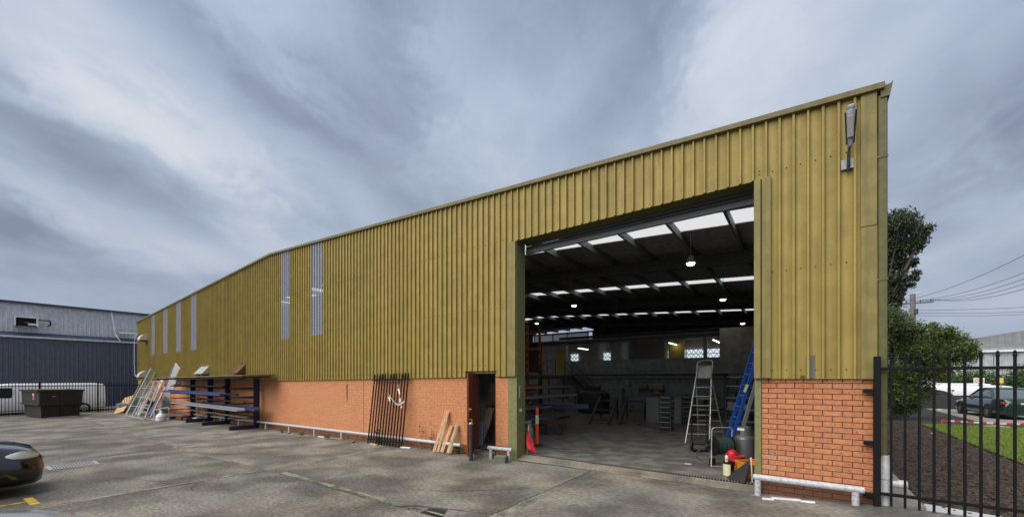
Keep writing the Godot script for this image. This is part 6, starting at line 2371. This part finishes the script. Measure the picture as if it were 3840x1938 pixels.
	for q in [[.55, .20, .02], [.75, .13, .035], [1.0, .22, .05], [1.3, .1, .02], [1.15, .05, .03]]:
		var a: float = PI / 2 - q[0]
		var o := Vector3(-1.17, F + .235 - q[1] / 2, -.86)
		var bs := Basis(Vector3.UP, PI / 2 - a)
		mb.box(o + Vector3(cos(a) * .102, 0, sin(a) * .102), Vector3(q[2], q[1], .006), bs)
	part(t, "drip", mb, M.black_paint)
	t = thing("spray_bottle", "small white bottle with red cap on the paint bucket", "bottle", Vector3(-1.20, F + .25, -.90))
	mb = MB.new()
	mb.lathe(Transform3D(Basis.IDENTITY, Vector3(-1.21, F + .25, -.90)), [Vector2(0, 0), Vector2(.03, 0), Vector2(.03, .10), Vector2(.015, .13), Vector2(0, .13)], 12)
	part(t, "bottle", mb, M.white_plastic)
	mb = MB.new()
	mb.tube(Vector3(-1.21, F + .38, -.90), Vector3(-1.21, F + .42, -.90), .02)
	part(t, "cap", mb, M.red_plastic)
	mb = MB.new()
	mb.lathe(Transform3D(Basis.IDENTITY, Vector3(-1.21, F + .25, -.90)), [Vector2(.031, .03), Vector2(.031, .06)], 12)
	part(t, "band", mb, M.yellow_crate)
	t = thing("crate", "yellow plastic storage crate tilted up at the doorway post", "crate", Vector3(-.88, F, -.80))
	var cw := [Vector3(-1.04, F + .02, -.96), Vector3(-.80, F + .02, -.62), Vector3(-.60, F + .02, -.80), Vector3(-.84, F + .02, -1.12)]
	mb = MB.new()
	for i in 4:
		var a: Vector3 = cw[i]
		var b: Vector3 = cw[(i + 1) % 4]
		var ce: Vector3 = (cw[0] + cw[2]) / 2
		mb.qo(a, b, b + (b - ce) * .12 + Vector3(0, .26, 0), a + (a - ce) * .12 + Vector3(0, .26, 0), (a + b) / 2 - ce)
		mb.bar(a + (a - ce) * .13 + Vector3(0, .26, 0), b + (b - ce) * .13 + Vector3(0, .26, 0), .03, .025)
		for k in 4:
			var r := a.lerp(b, (k + .5) / 4.0)
			mb.bar(r + (r - ce) * .02, r + (r - ce) * .15 + Vector3(0, .25, 0), .015, .015, (a - b))
	mb.quad(cw[0], cw[1], cw[2], cw[3])
	part(t, "shell", mb, M.yellow_crate)
	# black flag folded on the floor
	t = thing("black_flag", "black cloth flag on a white stick drooping over the threshold", "flag", Vector3(-.9, F, -.45))
	var tip := Vector3(-.78, F + .40, -.60)
	mb = MB.new()
	var hem := [Vector3(-1.16, F + .02, -.50), Vector3(-1.04, F + .015, -.34), Vector3(-.93, F + .02, -.28), Vector3(-.84, F + .015, -.24), Vector3(-.80, F + .04, -.34)]
	for i in 4:
		var mid: Vector3 = (hem[i] + hem[i + 1]) / 2 * .55 + tip * .45 + Vector3(0, -.02 + .02 * (i % 2), .02)
		mb.tri(tip, hem[i], mid)
		mb.tri(tip, mid, hem[i + 1])
		mb.tri(mid, hem[i], hem[i + 1])
	part(t, "cloth", mb, M.black_cloth)
	mb = MB.new()
	mb.tube(Vector3(-.74, F, -.50), tip + Vector3(.01, .03, -.02), .012)
	part(t, "stick", mb, M.white_plastic)
	# workshop clutter along the back
	rng.seed = 63
	for q in [[-10.6, -14.6, 1.7, "grey steel workbench with a vice under the stair end"], [-3.2, -14.9, 1.9, "second steel workbench piled with parts under the grey box"], [-12.9, -11.2, 1.6, "steel workbench beyond the indoor stock rack"]]:
		t = thing("workbench", q[3], "workbench", Vector3(q[0], F, q[1]))
		mb = MB.new()
		mb.box(Vector3(q[0], F + .88, q[1]), Vector3(q[2], .06, .7), Basis.IDENTITY, .008)
		part(t, "top", mb, M.timber_grey)
		for x in [-.5, .5]:
			for z in [-.5, .5]:
				mb = MB.new()
				mb.box(Vector3(q[0] + x * (q[2] - .1), F + .425, q[1] + z * .6), Vector3(.06, .85, .06))
				part(t, "leg", mb, M.steel_dark)
		mb = MB.new()
		mb.box(Vector3(q[0], F + .30, q[1]), Vector3(q[2] - .1, .03, .6))
		part(t, "shelf", mb, M.steel_dark)
		mb = MB.new()
		mb.box(Vector3(q[0] + q[2] * .3, F + .98, q[1] + .2), Vector3(.14, .14, .22), Basis.IDENTITY, .01)
		mb.tube(Vector3(q[0] + q[2] * .3 - .12, F + .97, q[1] + .34), Vector3(q[0] + q[2] * .3 + .12, F + .97, q[1] + .34), .012)
		part(t, "vice", mb, M.stock_blue)
		for k in 4:
			mb = MB.new()
			var h := rng.randf_range(.12, .38)
			mb.box(Vector3(q[0] - q[2] * .38 + k * q[2] * .17, F + .91 + h / 2, q[1] - .08 + rng.randf_range(-.1, .1)), Vector3(rng.randf_range(.14, .26), h, rng.randf_range(.15, .3)), Basis(Vector3.UP, rng.randf_range(-.3, .3)), .012)
			solo("bench_box", mb, M[["pale_board", "cardboard", "stock_grey", "red_plastic"][k]], ["pale", "brown", "grey", "red"][k] + " box standing on the " + q[3].get_slice(" ", 0) + " workbench " + ["under the stair end", "under the grey box", "beyond the stock rack"][0 if q[0] > -11 and q[0] < -5 else 1 if q[0] > -5 else 2], "box")
	# drill press
	var dp := Vector3(-8.0, F, -14.3)
	t = thing("drill_press", "tall grey drill press standing before the office wall", "drill press", dp)
	mb = MB.new()
	mb.box(dp + Vector3(0, .04, 0), Vector3(.45, .08, .6), Basis.IDENTITY, .015)
	part(t, "base", mb, M.steel_dark)
	mb = MB.new()
	mb.tube(dp + Vector3(0, .08, -.15), dp + Vector3(0, 1.7, -.15), .05, .05, 12)
	part(t, "column", mb, M.aluminium)
	mb = MB.new()
	mb.box(dp + Vector3(0, .95, .06), Vector3(.4, .05, .4), Basis.IDENTITY, .01)
	part(t, "table", mb, M.stock_grey)
	mb = MB.new()
	mb.box(dp + Vector3(0, 1.65, .05), Vector3(.26, .34, .62), Basis.IDENTITY, .05)
	mb.tube(dp + Vector3(0, 1.48, .22), dp + Vector3(0, 1.25, .22), .04, .02, 10)
	part(t, "head", mb, M.pale_green)
	mb = MB.new()
	for k in 3:
		var a := TAU * k / 3
		mb.tube(dp + Vector3(.13, 1.55, .22), dp + Vector3(.20, 1.55 + .16 * sin(a), .22 + .16 * cos(a)), .01)
	part(t, "feed_handle", mb, M.black_paint)
	# drawer cabinets, a pallet of blocks, a cable drum
	for q in [[-9.3, -15.7, .9, 1.3, "grey drawer cabinet against the office wall behind the tank"], [-5.6, -15.7, .8, 1.05, "low grey drawer cabinet against the office wall behind the pale boards"]]:
		t = thing("drawer_cabinet", q[4], "cabinet", Vector3(q[0], F, q[1]))
		mb = MB.new()
		mb.box(Vector3(q[0], F + q[3] / 2, q[1]), Vector3(q[2], q[3], .55), Basis.IDENTITY, .01)
		part(t, "case", mb, M.stock_grey)
		for k in 5:
			mb = MB.new()
			mb.box(Vector3(q[0], F + (k + .5) * q[3] / 5, q[1] + .285), Vector3(q[2] - .06, q[3] / 5 - .03, .025), Basis.IDENTITY, .005)
			var dr := part(t, "drawer", mb, M.pale_board)
			mb = MB.new()
			mb.box(Vector3(q[0], F + (k + .62) * q[3] / 5, q[1] + .31), Vector3(.22, .02, .03))
			part(dr, "handle", mb, M.steel_dark)
	t = thing("pallet", "timber pallet lying on the floor between tank and stock rack", "pallet", Vector3(-9.6, F, -8.6))
	for k in 7:
		mb = MB.new()
		mb.box(Vector3(-10.1 + k * .17, F + .125, -8.6), Vector3(.10, .02, 1.1))
		part(t, "deck_board", mb, M.timber_grey)
	for z in [-.5, 0.0, .5]:
		mb = MB.new()
		mb.box(Vector3(-9.6, F + .06, -8.6 + z), Vector3(1.12, .11, .09))
		part(t, "bearer", mb, M.timber_grey)
	for k in 6:
		mb = MB.new()
		mb.box(Vector3(-9.95 + (k % 3) * .35, F + .135 + .14 + floorf(k / 3.0) * .29, -8.6 + .1 * (k % 2)), Vector3(.32, .28, .5), Basis(Vector3.UP, rng.randf_range(-.1, .1)), .012)
		solo("palletised_carton", mb, M.cardboard if k % 3 else M.pale_board, ["pale", "brown"][0 if k % 3 == 0 else 1] + " carton in the " + ["lower", "upper"][int(floorf(k / 3.0))] + " layer on the timber pallet", "carton", "cartons on the timber pallet")
	mb = MB.new()
	mb.lathe(Transform3D(Basis(Vector3(0, 0, 1), PI / 2), Vector3(-11.3, F + .42, -9.9)), [Vector2(0, -.26), Vector2(.42, -.26), Vector2(.42, -.21), Vector2(.2, -.21), Vector2(.2, .21), Vector2(.42, .21), Vector2(.42, .26), Vector2(0, .26)], 22)
	solo("cable_drum", mb, M.timber_grey, "wooden cable drum standing on edge beyond the indoor stock rack", "cable drum")
	# worn floor hatching
	mb = MB.new()
	for k in 3:
		var o := Vector3(-5.2 + k * .0, F + .004, -1.0 - k * .35)
		mb.quad(o, o + Vector3(.9, 0, -.5), o + Vector3(.9, 0, -.58), o + Vector3(0, 0, -.08))
	solo("floor_marking", mb, M.rusty, "worn orange hatch marking painted on the floor by the safety post", "floor marking")
	mb = MB.new()
	mb.box(Vector3(-2.05, F + .004, -1.45), Vector3(.13, .006, .07), Basis(Vector3.UP, .4))
	solo("paper_scrap", mb, M.white_plastic, "white paper scrap lying on the workshop floor", "paper")

func _ready() -> void:
	rng.seed = 1
	setup()
	materials()
	ground()
	warehouse()
	yard_things()
	far_end()
	right_side()
	inside()
